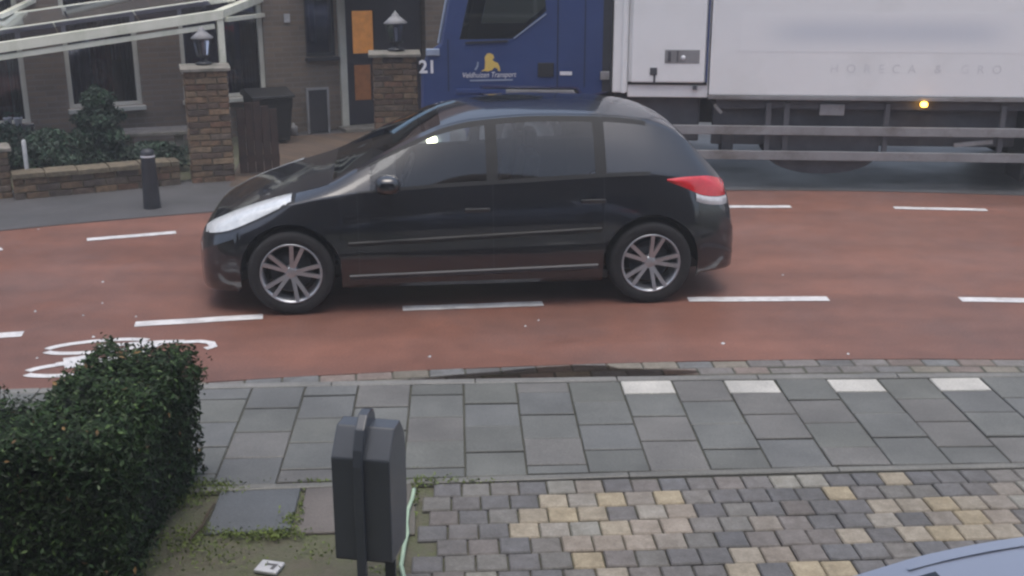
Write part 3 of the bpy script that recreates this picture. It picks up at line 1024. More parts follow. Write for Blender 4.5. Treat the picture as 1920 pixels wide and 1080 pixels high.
def ribbon(name, m, parent, uv, wid, side, off=.003, along='u'):
    """thin band following the body through (u, j) points"""
    mb = MB()
    vs, fs = [], []
    for (u, j) in uv:
        if along == 'u':
            a, b = S(u, j - wid, side, off), S(u, j + wid, side, off)
        else:
            a, b = S(u - wid, j, side, off), S(u + wid, j, side, off)
        vs += [a, b]
    for i in range(len(uv) - 1):
        fs.append((2 * i, 2 * i + 2, 2 * i + 3, 2 * i + 1))
    return mb.add(vs, fs, True).build(name, m, parent)

def patch(name, m, parent, us, jlo, jhi, side, off=.006, n=6):
    vs, fs = [], []
    for u in us:
        for k in range(n + 1):
            j = jlo(u) + (jhi(u) - jlo(u)) * k / n
            e = math.sin(math.pi * k / n)
            vs.append(S(u, j, side, off * (0.25 + e)))
    for i in range(len(us) - 1):
        for k in range(n):
            a = i * (n + 1) + k
            fs.append((a, a + 1, a + n + 2, a + n + 1))
    return MB().add(vs, fs, True).build(name, m, parent)

def jz(u, z):
    r = ring(u)
    for j in range(NR - 1):
        if r[j][1] <= z <= r[j + 1][1]:
            return j + (z - r[j][1]) / max(1e-6, r[j + 1][1] - r[j][1])
    return float(NR - 1)

def make_wheel_meshes():
    Mx = Matrix.Rotation(R(90), 4, 'X')        # spin axis along y; outer face at -y
    ty = MB().lathe([(.205, .085), (.225, .095), (.262, .096), (.283, .086), (.289, .06), (.29, 0), (.289, -.06), (.283, -.086), (.262, -.096), (.225, -.095), (.205, -.085)], 40, Mx)
    tm = ty.mesh('tyre', M['rubber'])
    rm = MB().lathe([(.206, .084), (.207, .092), (.198, .092), (.188, .07), (.182, .0), (.18, -.07), (.2, -.085)], 40, Mx)
    rm.lathe([(.0, .066), (.03, .066), (.045, .058), (.05, .03), (.05, .0)], 20, Mx)
    for k in range(5):
        a = 2 * math.pi * k / 5 + math.pi / 2
        for s in (-1, 1):
            c, sn = math.cos(a + s * .13), math.sin(a + s * .13)
            c2, s2 = math.cos(a + s * .20), math.sin(a + s * .20)
            p0, p1 = Vector((.03 * c, -.052, .03 * sn)), Vector((.196 * c2, -.080, .196 * s2))
            rm.bar(p0, p1, .026, .022, up=(0, -1, 0))
    wm = rm.mesh('rim', M['alloy'])
    dk = MB().lathe([(.0, .02), (.14, .02), (.14, .01)], 28, Mx)
    dm = dk.mesh('brake_disc', M['dark_metal'])
    return tm, wm, dm
TYRE, RIM, DISC = make_wheel_meshes()

def make_car(name, loc, rz, paint, label):
    root = tag(empty(name, loc, rz), label, 'car')
    rings = [ring(u) for u in STA]
    bags = {}
    for side in (-1, 1):
        for i in range(len(STA) - 1):
            um = (STA[i] + STA[i + 1]) / 2
            for j in range(NR - 1):
                q = [(STA[i], rings[i][j]), (STA[i + 1], rings[i + 1][j]), (STA[i + 1], rings[i + 1][j + 1]), (STA[i], rings[i][j + 1])]
                vs = [(warp(u), side * p[0], p[1]) for u, p in q]
                pt = face_part(um, j)
                key = (pt, side if pt in ('front_window', 'rear_side_window', 'quarter_window', 'front_door', 'rear_door', 'window_trim') else 0)
                bags.setdefault(key, []).append(vs if side == 1 else vs[::-1])
    # closed nose and tail
    for end, pt in ((0, 'front_bumper'), (len(STA) - 1, 'rear_bumper')):
        r = rings[end]
        for j in range(NR - 1):
            (y0, z0), (y1, z1) = r[j], r[j + 1]
            u = warp(STA[end])
            bags[(pt, 0)].append([(u, -y0, z0), (u, y0, z0), (u, y1, z1), (u, -y1, z1)])
    for (pt, side), quads in bags.items():
        vs, fs = [], []
        for q in quads:
            n = len(vs)
            vs += q
            fs.append((n, n + 1, n + 2, n + 3))
        me = bpy.data.meshes.new(pt)
        me.from_pydata(vs, [], fs)
        bm = bmesh.new()
        bm.from_mesh(me)
        bmesh.ops.remove_doubles(bm, verts=bm.verts, dist=2e-4)
        bmesh.ops.dissolve_degenerate(bm, edges=bm.edges, dist=1e-4)
        bmesh.ops.recalc_face_normals(bm, faces=bm.faces)
        for f in bm.faces: f.smooth = True
        for e in bm.edges:
            if len(e.link_faces) == 2 and e.calc_face_angle(0) > 0.7: e.smooth = False
        bm.to_mesh(me)
        bm.free()
        m = M['car_glass'] if ('window' in pt and pt != 'window_trim') or pt == 'windscreen' else (M['black'] if pt == 'window_trim' else paint)
        me.materials.append(m)
        link({'front_window': 'side_window', 'rear_side_window': 'side_window', 'quarter_window': 'quarter_window', 'front_door': 'door', 'rear_door': 'door'}.get(pt, pt), me, root)
    for side in (-1, 1):
        for u in (.47, 1.40, 2.18):
            ribbon('panel_gap', M['seam'], root, [(u, 1 + 6 * t / 12) for t in range(13)], .0035, side, .0015, along='j')
        jm = lambda u: 3.1
        us = np.linspace(.40, 2.16, 20)
        # side moulding and sill trim, real bars standing proud of the doors
        for nm, zz, zt, h, u0, u1, mm in (('side_moulding', .485, .545, .016, .40, 2.16, M['black']), ('sill_trim', .255, .285, .02, .40, 2.14, M['dark_metal'])):
            mb = MB()
            uu = np.linspace(u0, u1, 24)
            vs, fs = [], []
            for u in uu:
                z = zz + (zt - zz) * (u - u0) / (u1 - u0)
                for (dz, dy) in ((-h, .0), (-h * .6, .009), (h * .5, .010), (h, 0.0)):
                    vs.append((warp(u), side * (side_w(u, z + dz) + dy), z + dz))
            for i in range(len(uu) - 1):
                for k in range(3):
                    a = i * 4 + k
                    fs.append((a, a + 1, a + 5, a + 4))
            mb.add(vs, fs, False).build(nm, mm, root)
        # lights
        hl = pchip([(-.64, .525), (-.45, .575), (-.25, .650), (.02, .765)])
        hh = pchip([(-.64, .575), (-.45, .672), (-.25, .735), (.02, .795)])
        patch('headlight_rim', M['black'], root, list(np.linspace(-.655, .045, 18)), lambda u: jz(u, hl(u) - .012), lambda u: min(jz(u, hh(u) + .008), 12.6), side, .003)
        patch('headlight', M['lamp_lens'], root, list(np.linspace(-.64, .02, 18)), lambda u: jz(u, hl(u)), lambda u: min(jz(u, hh(u)), 12.4), side, .008)
        tl = pchip([(2.64, .855), (2.8, .80), (2.95, .745), (3.17, .715)])
        th = pchip([(2.64, .868), (2.8, .875), (2.95, .87), (3.17, .815)])
        patch('tail_light', M['red_lens'], root, list(np.linspace(2.64, 3.17, 16)), lambda u: jz(u, tl(u)), lambda u: jz(u, th(u)), side, .010)
        patch('reversing_light', M['clear_lens'], root, list(np.linspace(2.88, 3.18, 10)), lambda u: jz(u, tl(u) - .055), lambda u: jz(u, tl(u) - .004), side, .008)
        ribbon('bumper_strip', M['dark_metal'], root, [(u, 2.6) for u in np.linspace(2.92, 3.25, 8)], .12, side, .006)
        ribbon('roof_moulding', paint, root, [(u, 12.55) for u in np.linspace(1.02, 2.78, 24)], .10, side, .004)
        # mirror
        mi_ = tag(empty('mirror', (.66, side * .875, .895)))
        mi_.parent = root
        MB().add(*uv_blob(.085, .085, .062, (0, side * .03, 0))).build('mirror_shell', paint, mi_)
        MB().bar((-.01, -side * .09, -.04), (0, side * .0, -.02), .05, .03).build('mirror_arm', M['black'], mi_)
        # handles
        for u in (1.29, 2.10):
            z = .70 + .04 * (u - 1.29) / .8
            y = side_w(u, z)
            MB().box(warp(u) - .085, warp(u) + .085, min(side * y, side * (y + .028)), max(side * y, side * (y + .028)), z - .012, z + .012).build('door_handle', paint, root, .008)
        # wheels
        for u in (0.0, AX2):
            we = empty('wheel', (u, side * .745, .29), 0 if side < 0 else math.pi)
            we.parent = root
            spin = 0.25
            for nm, me in (('tyre', TYRE), ('rim', RIM), ('brake_disc', DISC)):
                link(nm, me, we, (0, 0, 0), (0, spin, 0))
            mb = MB()
            n = 18
            vs, fs = [], []
            for k in range(n + 1):
                a = math.pi * k / n
                x, z = u + .332 * math.cos(a), .285 + .332 * math.sin(a)
                vs += [(x, side * .50, z), (x, side * (side_w(u, min(z, .6)) - .025), z)]
            for k in range(n):
                fs.append((2 * k, 2 * k + 2, 2 * k + 3, 2 * k + 1))
            vs2 = [(u + .332 * math.cos(math.pi * k / n), side * .50, .285 + .332 * math.sin(math.pi * k / n)) for k in range(n + 1)]
            mb.add(vs, fs, True).add(vs2, [tuple(range(n + 1))])
            mb.build('arch_liner', M['black'], root)
    # floor, dashboard, seats
    MB().box(-.50, 2.98, -.50, .50, .16, .26).box(.36, 2.16, -.78, .78, .18, .24).build('floor_pan', M['black'], root)
    MB().prism([(.30, .55), (.30, .80), (.55, .86), (.72, .80), (.72, .55)], -.70, .70, 'y').build('dashboard', M['interior'], root)
    for y in (-.36, .36):
        st = empty('front_seat', (1.15, y, .24))
        st.parent = root
        MB().box(-.12, .42, -.24, .24, .05, .27).build('seat_cushion', M['interior'], st, .04)
        MB().prism([(.34, .2), (.46, .78), (.56, .78), (.50, .2)], -.23, .23, 'y').build('seat_back', M['interior'], st, .03)
        MB().box(.47, .55, -.12, .12, .80, .93).build('headrest', M['interior'], st, .03)
    rs = empty('rear_seat', (2.2, 0, .24))
    rs.parent = root
    MB().box(-.1, .34, -.62, .62, .1, .3).build('seat_cushion', M['interior'], rs, .04)
    MB().prism([(.22, .2), (.38, .70), (.50, .70), (.42, .2)], -.62, .62, 'y').build('seat_back', M['interior'], rs, .03)
    sw = MB()
    sw.tube([(.78 + .06 * math.cos(a), -.36 + .18 * math.sin(a), .84 + .16 * math.cos(a)) for a in np.linspace(0, 2 * math.pi, 20)], .014, 6)
    sw.build('steering_wheel', M['black'], root)
    # plates and grille
    MB().box(-.657, -.637, -.26, .26, .30, .41).build('number_plate', M['plate'], root, .004)
    MB().box(3.102, 3.12, -.26, .26, .36, .47).build('number_plate', M['plate'], root, .004)
    MB().box(-.647, -.636, -.40, .40, .20, .27).build('grille', M['black'], root, .003)
    return root

def uv_blob(rx, ry, rz, c, n=14, m=9):
    vs, fs = [], []
    for i in range(m + 1):
        a = math.pi * i / m
        for k in range(n):
            b = 2 * math.pi * k / n
            f = lambda t: math.copysign(abs(t) ** .75, t)
            vs.append((c[0] + rx * f(math.sin(a)) * f(math.cos(b)), c[1] + ry * f(math.sin(a)) * f(math.sin(b)), c[2] + rz * f(math.cos(a))))
    for i in range(m):
        for k in range(n):
            fs.append((i * n + k, i * n + (k + 1) % n, (i + 1) * n + (k + 1) % n, (i + 1) * n + k))
    return vs, fs, True

ca = 0.1076
A = Vector((-1.475, 7.345, 0))
Vv = Vector((-math.sin(ca), math.cos(ca), 0))
make_car('hatchback_car', A + Vv * 0.845, ca, M['dark_paint'], 'black hatchback driving left past the parked truck')
# pale blue car parked under the camera, only the far edge of its roof in view
make_car('parked_car', (-0.20, 1.385, Z_PAVE), 0.03, M['blue_paint'], 'pale blue car parked on the forecourt, only its roof edge showing')

# ------------------------------------------------------------------ truck
TA = -0.07
truck = tag(empty('box_truck', (3.13, 11.35, 0.008), TA), 'blue cab truck with a white box body behind the black car', 'truck')
cab_prof = [(-4.05, .42), (-4.07, .60), (-4.06, 1.15), (-4.00, 1.32), (-3.86, 1.42), (-3.70, 2.25), (-3.55, 2.75), (-2.9, 2.95), (-2.16, 2.95), (-2.16, .95), (-2.42, .88), (-2.50, .98), (-3.45, .98), (-3.55, .60), (-3.62, .42)]
cab = MB().prism(cab_prof, 0, 2.25, 'y').mesh('cab_shell', M['truck_blue'], 0.03)
inner = MB().prism([(-3.86, 1.15), (-3.80, 1.45), (-3.64, 2.2), (-3.5, 2.65), (-2.3, 2.8), (-2.3, 1.10)], .06, 2.19, 'y').mesh('c', None)
win_prof = [(-3.66, 1.46), (-3.50, 2.15), (-2.84, 2.15), (-2.80, 1.74), (-3.06, 1.53), (-3.14, 1.47)]
wcut = MB().prism(win_prof, -.2, 2.5, 'y').mesh('c', None)
scut = MB().add([], []).prism([(-4.2, 1.47), (-3.9, 1.47), (-3.55, 1.47), (-3.5, 2.2), (-4.2, 2.2)], .12, 2.13, 'y').mesh('c', None)
link('cab_shell', cut(cab, [inner, wcut, scut]), truck)
for y in (.012, 2.238):
    MB().prism(win_prof, y - .004, y + .004, 'y').build('side_window', M['car_glass'], truck)
MB().add([(-3.845, .1, 1.46), (-3.845, 2.15, 1.46), (-3.69, 2.15, 2.22), (-3.69, .1, 2.22)], [(0, 1, 2, 3)]).build('windscreen', M['car_glass'], truck)
# window edge line, door gaps, sill mouldings
MB().bar((-3.12, -.006, 1.475), (-2.80, -.006, 1.715), .010, .012).build('window_edge', M['pale_print'], truck)
MB().bar((-3.60, -.005, 1.43), (-3.18, -.005, 1.45), .02, .02).build('window_sill', M['dark_metal'], truck)
MB().box(-2.690, -2.680, -.004, .001, 1.0, 2.7).build('door_gap', M['seam'], truck)
MB().box(-2.42, -2.412, -.004, .001, 1.0, 2.7).build('door_gap', M['seam'], truck)
MB().box(-3.78, -3.772, -.004, .001, .95, 1.46).build('door_gap', M['seam'], truck)
MB().box(-2.24, -2.15, -.006, .3, .96, 2.9).build('cab_rear_trim', M['dark_metal'], truck, .004)
MB().box(-2.88, -2.72, -.014, .001, 1.10, 1.24).build('door_handle', M['seam'], truck, .006)
MB().box(-2.66, -2.54, -.006, .001, 1.12, 1.155).build('side_badge', M['white_print'], truck)
MB().box(-2.26, -2.17, -.03, -.007, 1.08, 1.16).build('marker_lamp', M['truck_grey'], truck, .006)
MB().box(-3.70, -3.20, -.012, .2, .93, .975).build('step_trim', M['truck_blue'], truck, .005)
MB().prism([(-3.48, .35), (-3.44, .80), (-3.42, .972), (-2.52, .972), (-2.47, .88), (-2.42, .60), (-2.42, .35), (-2.55, .35), (-2.6, .7), (-2.75, .84), (-3.2, .84), (-3.34, .7), (-3.38, .35)], .0, .45, 'y').build('mudguard', M['truck_grey'], truck, .01)
MB().box(-4.0, -3.86, -.02, .02, 1.30, 1.37).build('corner_deflector', M['pale_print'], truck, .012)
MB().tube([(-3.875, .03, 1.42), (-3.70, .03, 2.28)], .014, 8).build('windscreen_pillar', M['pale_print'], truck)
# bumper and lit headlamp
MB().box(-4.10, -3.60, -.01, 2.26, .30, .58).build('bumper', M['truck_grey'], truck, .04)
MB().add(*uv_blob(.055, .04, .045, (-3.955, -.02, .455))).build('headlight', M['head_on'], truck)
MB().box(-4.02, -3.77, -.018, -.0, .40, .55).build('headlamp_panel', M['pale_print'], truck, .02)
# numbers and emblem
def text(body, size, loc, m, parent, rot=(R(90), 0, 0), sx=1.0, align='CENTER', name='lettering', ext=.0008, shear=0.0, space=1.0, offset=0.0):
    cu = bpy.data.curves.new(name, 'FONT')
    cu.body = body
    cu.size = size
    cu.align_x = align
    cu.align_y = 'CENTER'
    cu.extrude = ext
    cu.shear = shear
    cu.space_character = space
    cu.materials.append(m)
    cu.offset = offset
    tmp = bpy.data.objects.new('tmp_text', cu)
    COL.objects.link(tmp)
    me = bpy.data.meshes.new_from_object(tmp.evaluated_get(bpy.context.evaluated_depsgraph_get()))
    bpy.data.objects.remove(tmp)
    return link(name, me, parent, loc, rot, (sx, 1, 1))
text('21', .175, (-3.985, -.004, 1.185), M['white_print'], truck, name='fleet_number', sx=1.0, ext=.001, offset=.005)
text('Veldhuizen Transport', .075, (-3.37, -.004, 1.115), M['white_print'], truck, rot=(R(90), R(-1.5), 0), sx=.82, shear=.25)
MB().bar((-3.56, -.003, 1.058), (-3.13, -.003, 1.069), .003, .014).build('print_line', M['pale_print'], truck)
lion = [(-3.45, 1.15), (-3.41, 1.175), (-3.405, 1.24), (-3.41, 1.29), (-3.385, 1.325), (-3.355, 1.33), (-3.325, 1.315), (-3.315, 1.285), (-3.335, 1.265), (-3.31, 1.245), (-3.28, 1.235), (-3.262, 1.20), (-3.255, 1.155), (-3.275, 1.155), (-3.285, 1.18), (-3.315, 1.19), (-3.335, 1.165), (-3.38, 1.15), (-3.41, 1.155)]
MB().prism(lion, -.004, -.001, 'y').build('emblem', M['gold'], truck)
MB().prism([(-3.515, 1.165), (-3.49, 1.205), (-3.485, 1.245), (-3.47, 1.24), (-3.475, 1.20), (-3.495, 1.16)], -.004, -.001, 'y').build('emblem', M['pale_print'], truck)
# box body
MB().box(-2.14, -1.99, .01, 2.5, .95, 3.5).build('front_fairing', M['truck_white'], truck, .012)
MB().tube([(-2.03, -.002, .95), (-2.03, -.002, 3.5)], .022, 10).build('fairing_pipe', M['truck_white'], truck)
MB().box(-1.985, -1.19, .03, 2.49, .905, 3.55).build('unit_body', M['truck_white'], truck, .01)
MB().box(-1.955, -1.235, -.012, .028, 1.055, 3.4).build('unit_door', M['truck_white'], truck, .014)
MB().box(-1.985, -1.205, .018, .031, 1.03, 1.058).build('door_gap_shade', M['seam'], truck)  # dark strip drawn for the gap below the door
MB().box(-1.222, -1.205, -.004, .031, 1.06, 3.4).build('door_gap_shade', M['truck_blue'], truck)  # blue strip paints the shadow line beside the door
MB().box(-1.63, -1.29, -.016, -.011, 1.245, 1.375).build('latch_recess', M['truck_grey'], truck, .006)
MB().box(-1.60, -1.57, -.024, -.015, 1.265, 1.36).box(-1.51, -1.50, -.022, -.015, 1.26, 1.365).build('latch_lever', M['chassis'], truck)
MB().lathe([(0, .008), (.02, .006), (.024, 0)], 14, Matrix.Translation((-1.45, -.0155, 1.30)) @ Matrix.Rotation(R(90), 4, 'X')).build('latch_lock', M['white_print'], truck)
MB().box(-1.77, -1.70, -.022, -.011, 1.13, 1.20).box(-1.735, -1.715, -.018, -.010, 1.045, 1.13).build('door_keeper', M['chassis'], truck, .003)
MB().box(-1.34, -1.30, -.004, .03, .985, 1.02).build('door_stop', M['chassis'], truck)
bodyL = 5.6
MB().box(-1.18, bodyL, 0.0, 2.5, .935, 3.6).build('box_body', M['truck_white'], truck, .012)
MB().box(-1.19, bodyL + .005, -.012, 2.512, .895, .932).build('bottom_rail', M['truck_grey'], truck, .004)
MB().box(-1.183, -1.150, -.008, .02, .94, 3.6).build('corner_strip', M['truck_white'], truck, .004)
text('HORECA & GRO', .115, (-.02, -.0012, 1.20), M['faint_print'], truck, align='LEFT', space=2.25, name='lettering', ext=.0004)['kind'] = 'stuff'
MB().box(-.9, 1.9, -.0012, .001, 1.36, 1.74).build('faded_lettering', soft_print('faded_print', (.5, 1.55), (1.05, .10), srgb(216, 221, 228), srgb(237, 239, 241)), truck)
# underside
MB().box(-3.9, 5.5, .75, .85, .55, .80).box(-3.9, 5.5, 1.65, 1.75, .55, .80).build('chassis_beam', M['chassis'], truck)
MB().box(-1.1, 5.5, .06, 2.44, .80, .89).build('floor_bearers', M['chassis'], truck)
MB().box(-1.12, 1.88, .16, .22, .42, .79).build('dark_backing', M['chassis'], truck, .01)  # dark panel added so no lit ground shows behind the rails
MB().box(-2.1, -1.25, .15, 2.3, .45, .90).build('battery_box', M['chassis'], truck, .02)
for z0, z1 in ((.545, .635), (.295, .385)):
    MB().box(-1.75, 1.95, -.01, .025, z0, z1).build('side_guard_rail', M['truck_grey'], truck, .006)
for x in (-.58, -.40, .58, 1.7):
    MB().box(x - .025, x + .025, .028, .06, .30, .86).build('guard_bracket', M['bracket'], truck, .004)
tankp = [(.18 * math.cos(a) * 3.1 - 0.02, .36 + .22 * math.sin(a)) for a in np.linspace(math.pi, 2 * math.pi, 16)] + [(.54, .56), (-.58, .56)]
MB().prism(tankp, .08, .62, 'y').build('fuel_tank', M['chassis'], truck, .01)
MB().box(-1.02, -.90, .1, .4, .30, .55).build('air_tank', M['chassis'], truck, .03)
MB().box(-.08, .16, .03, .06, .74, .85).build('side_plate', M['truck_grey'], truck, .006)
MB().add(*uv_blob(.035, .02, .026, (.91, -.02, .865))).build('side_marker', M['amber'], truck)
MB().bar((1.25, .02, .46), (1.62, .02, .50), .03, .04).build('guard_strut', M['truck_grey'], truck)
MB().bar((-1.12, .0, .84), (-1.05, .0, .76), .03, .03).build('floor_hook', M['truck_grey'], truck)
# wheels
tw_t = MB().lathe([(.27, .13), (.30, .15), (.42, .15), (.46, .12), (.475, .06), (.475, -.06), (.46, -.12), (.42, -.15), (.30, -.15), (.27, -.13)], 36, Matrix.Rotation(R(90), 4, 'X')).mesh('tyre', M['rubber'])
tw_r = MB().lathe([(.272, .13), (.25, .12), (.24, .02), (.14, .04), (.12, .10), (0, .11)], 28, Matrix.Rotation(R(90), 4, 'X')).mesh('rim', M['truck_grey'])
for x in (-2.98, 2.55):
    for y in (.20, 2.28):
        we = empty('wheel', (x, y, .475), 0 if y < 1 else math.pi)
        we.parent = truck
        link('tyre', tw_t, we)
        link('rim', tw_r, we)
MB().box(1.93, 1.96, .02, .45, .10, .88).build('mud_flap', M['rubber'], truck)

# ------------------------------------------------------------------ house across the road
HA = 0.47
HOx = (-2.23, 15.18)
house = tag(empty('brick_house', (HOx[0], HOx[1], 0.0), HA), 'brown brick house with tall cream framed windows and a dark front door', 'house')
hp_ = lambda px, py: on_plane(px, py, HOx, HA)
def rect(x0, y0, x1, y1):
    a, b = hp_(x0, y1), hp_(x1, y1)
    c = hp_((x0 + x1) / 2, y0)
    return a[0], b[0], (a[1] + b[1]) / 2, c[1]
TOPZ = 2.05
w1 = (hp_(-150, 200)[0], hp_(55, 200)[0], hp_(40, 232)[1], TOPZ)
w2 = (hp_(125, 150)[0], hp_(264, 150)[0], hp_(200, 200)[1], TOPZ)
w3 = (hp_(340, 120)[0], hp_(497, 120)[0], hp_(470, 180)[1], TOPZ)
w4 = (hp_(572, 60)[0], hp_(628, 60)[0], hp_(600, 106)[1], TOPZ)
dr = (hp_(640, 150)[0], hp_(800, 150)[0], 0.02, TOPZ)
openings = sorted([w1, w2, w3, w4, dr])
S0, S1, ZT, TH = -12.0, 4.5, 3.1, 0.28
wl = MB()
cur = S0
for (a, b, z0, z1) in openings:
    wl.box(cur, a, 0, TH, -.1, ZT)
    if z0 > 0.05: wl.box(a, b, 0, TH, -.1, z0)
    wl.box(a, b, 0, TH, z1, ZT)
    cur = b
wl.box(cur, S1, 0, TH, -.1, ZT)
wl.build('wall', M['wall_brick'], house)
MB().box(S0, S1, 5.9, 6.1, -.1, ZT).box(S0, S0 + .2, TH, 5.9, -.1, ZT).box(S1 - .2, S1, TH, 5.9, -.1, ZT).build('wall', M['wall_brick'], house)
MB().prism([(-.35, ZT), (3.05, ZT + 2.4), (6.4, ZT), (6.4, ZT - .12), (-.35, ZT - .12)], S0 - .2, S1 + .2, 'x').build('roof', M['roof_tile'], house)
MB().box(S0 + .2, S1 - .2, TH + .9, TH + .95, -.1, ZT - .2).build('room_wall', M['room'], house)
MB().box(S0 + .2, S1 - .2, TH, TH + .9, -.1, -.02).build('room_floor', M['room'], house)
def house_window(o_, fw=.055, fm='white_frame'):
    a, b, z0, z1 = o_
    f = empty('window', ((a + b) / 2, .06, z0))
    f.parent = house
    hw = (b - a) / 2
    MB().box(-hw, -hw + fw, -.03, .05, 0, z1 - z0).box(hw - fw, hw, -.03, .05, 0, z1 - z0).box(-hw + fw, hw - fw, -.03, .05, z1 - z0 - fw, z1 - z0).box(-hw + fw, hw - fw, -.03, .05, 0, .04).build('frame', M[fm], f)
    MB().box(-hw + fw, hw - fw, .008, .014, .04, z1 - z0 - fw).build('pane', M['house_glass'], f)
    MB().box(-hw - .02, hw + .02, -.16, -.031, -.05, -.005).build('sill', M[fm], f)
    return f
for w_ in (w1, w2, w3):
    house_window(w_)
house_window(w4, .03, 'dark_metal')
# curtains and things on the window sills
def in_room(name, m, px0, px1, z0, z1, y=.45, bevel=0, folds=0):
    a, b = hp_(px0, 150)[0], hp_(px1, 150)[0]
    mb = MB()
    if folds:
        n = folds * 4
        prof = [(a + (b - a) * i / n, y + .03 * math.sin(i * math.pi / 2)) for i in range(n + 1)]
        mb.prism(prof + [(p[0], p[1] + .02) for p in prof[::-1]], z0, z1, 'z')
    else:
        mb.box(a, b, y, y + .1, z0, z1)
    return mb.build(name, m, house, bevel)
in_room('curtain', M['red_curtain'], -40, 22, .35, TOPZ, folds=4)
in_room('curtain', M['red_curtain'], 182, 222, .5, TOPZ - .1, folds=4)
in_room('curtain', M['pale_curtain'], 242, 264, .3, 1.0, folds=3)
in_room('curtain', M['pale_curtain'], 445, 470, .45, .8, folds=3)
in_room('curtain', M['pale_curtain'], 604, 616, 1.1, 1.75, folds=1)
for px0, px1, zb_, zt_ in ((22, 56, .3, TOPZ), (124, 182, .3, TOPZ), (222, 264, 1.0, TOPZ), (340, 446, .45, TOPZ), (470, 498, .45, TOPZ)):
    in_room('added_net', M['net'], px0, px1, zb_, zt_, y=.36, folds=5)  # nets added behind the glass to lighten the dark windows
# door: dark leaf, lit glass, white post
a, b, z0, z1 = dr
door = empty('door', ((a + b) / 2, .12, z0)); door.parent = house
dx = -(a + b) / 2
MB().box(a + dx + .02, b + dx - .02, 0, .06, 0, z1 - z0 - .02).build('door_leaf', M['door'], door, .004)
for (x0, y0, x1, y1) in ((668, 24, 706, 104), (672, 126, 702, 192)):
    r = rect(x0, y0, x1, y1)
    MB().box(r[0] + dx, r[1] + dx, -.012, -.002, r[2], r[3]).build('lit_pane', M['orange_win' if y0 < 100 else 'orange_dim'], door, .003)
    MB().box(r[1] + dx, r[1] + dx + .025, -.02, -.002, r[2] - .02, r[3]).build('pane_bead', M['wood'], door)
MB().box(a - .02, a + .07, -.06, .11, -.01, z1 - .005).build('door_post', M['white_frame'], house, .005)
MB().box(a - .08, b + .1, -.35, -.005, -.05, .05).build('doorstep', M['capstone'], house, .01)
r = rect(532, 26, 543, 42)
MB().box(r[0], r[1], -.03, -.002, r[2], r[3]).build('wall_plaque', M['white_obj'], house, .003)
# awning bar over the entrance
aw = [hp_(540, -10), hp_(742, -17)]
awn = tag(empty('awning', (HOx[0], HOx[1], 0), HA), 'pale blue awning edge above the front door', 'awning')
MB().prism([(-.75, aw[0][1] - .03), (-.75, aw[0][1] + .04), (-.02, aw[0][1] + .5), (-.02, aw[0][1] + .45)], aw[0][0] + .12, aw[1][0] + .3, 'x').build('canopy', M['awning'], awn)
MB().bar((aw[0][0] + .1, -.77, aw[0][1] + .005), (aw[1][0] + .3, -.77, aw[0][1] + .005), .05, .05).build('front_rail', M['awning'], awn)

# glazed lean-to with cream beams in front of the windows
VA = 0.47
vo = at(408, 300)
vO = (vo.x, vo.y)
vp = lambda px, py: on_plane(px, py, vO, VA)
ver = tag(empty('glazed_canopy', (vO[0], vO[1], 0), VA), 'cream framed glass lean-to roof before the brick house', 'canopy')
def beam(name, p0, p1, wd, ht, back0, back1, ext=1.2):
    (s0, z0), (s1, z1) = p0, p1
    k = (z1 - z0) / (s1 - s0)
    s0e, z0e = s0 - ext, z0 - ext * k
    return MB().bar((s0e, back0, z0e), (s1, back1, z1), wd, ht).build(name, M['cream'], ver, .006)
def vplane(px, py, back):
    n = (-math.sin(VA) * back, math.cos(VA) * back)
    return on_plane(px, py, (vO[0] + n[0], vO[1] + n[1]), VA)
beam('eaves_beam', vplane(0, 89, 0), vplane(416, 27, 0), .09, .105, 0, 0)
beam('lower_rail', vplane(0, 108, 0), vplane(402, 49, 0), .05, .055, 0, 0)
l2a, l2b = vplane(0, 60, .55), vplane(440, -3, .55)
beam('glazing_bar', l2a, l2b, .05, .06, .55, .55)
l1a, l1b = vplane(0, 32, 1.1), vplane(330, -14, 1.1)
beam('glazing_bar', l1a, l1b, .05, .06, 1.1, 1.1)
p_ = vplane(411, 26, 0)
MB().box(p_[0] - .035, p_[0] + .035, -.036, .036, 0, p_[1] + .03).build('corner_post', M['cream'], ver, .006)
e1 = vplane(492, -6, 1.6)
MB().bar((p_[0], 0, p_[1]), (e1[0], 1.6, e1[1]), .10, .09).build('verge_rafter', M['cream'], ver, .006)
e2 = vplane(495, 28, 1.5); e3 = vplane(425, 37, .02)
MB().bar((e3[0], .04, e3[1]), (e2[0], 1.5, e2[1]), .05, .05).build('side_rail', M['cream'], ver, .005)
e4 = vplane(496, 100, 1.6)
for (x0, y0, x1, y1) in ((0, 34, 66, 2), (-30, 12, 40, -18)):
    a0, a1 = vplane(x0, y0, .9), vplane(x1, y1, 1.5)
    MB().bar((a0[0], .9, a0[1] + .02), (a1[0], 1.5, a1[1] + .02), .07, .05).build('rafter', M['cream'], ver, .005)
def roof_pane(a0, a1, ba, b0, b1, bb):
    ka, kb = (a1[1] - a0[1]) / (a1[0] - a0[0]), (b1[1] - b0[1]) / (b1[0] - b0[0])
    L, Rr = a0[0] - 1.1, a1[0] - .02
    g_ = lambda p, k, s: p[1] + (s - p[0]) * k
    n = 4
    for i in range(n):
        s0 = L + (Rr - L) * i / n + .008; s1 = L + (Rr - L) * (i + 1) / n - .008
        MB().add([(s0, ba + .03, g_(a0, ka, s0) + .02), (s1, ba + .03, g_(a0, ka, s1) + .02), (s1, bb - .03, g_(b0, kb, s1) + .02), (s0, bb - .03, g_(b0, kb, s0) + .02)], [(0, 1, 2, 3)]).build('roof_pane', M['roof_glass'], ver)
roof_pane(vplane(0, 89, 0), vplane(416, 27, 0), 0, l2a, l2b, .55)
roof_pane(l2a, l2b, .55, l1a, l1b, 1.1)
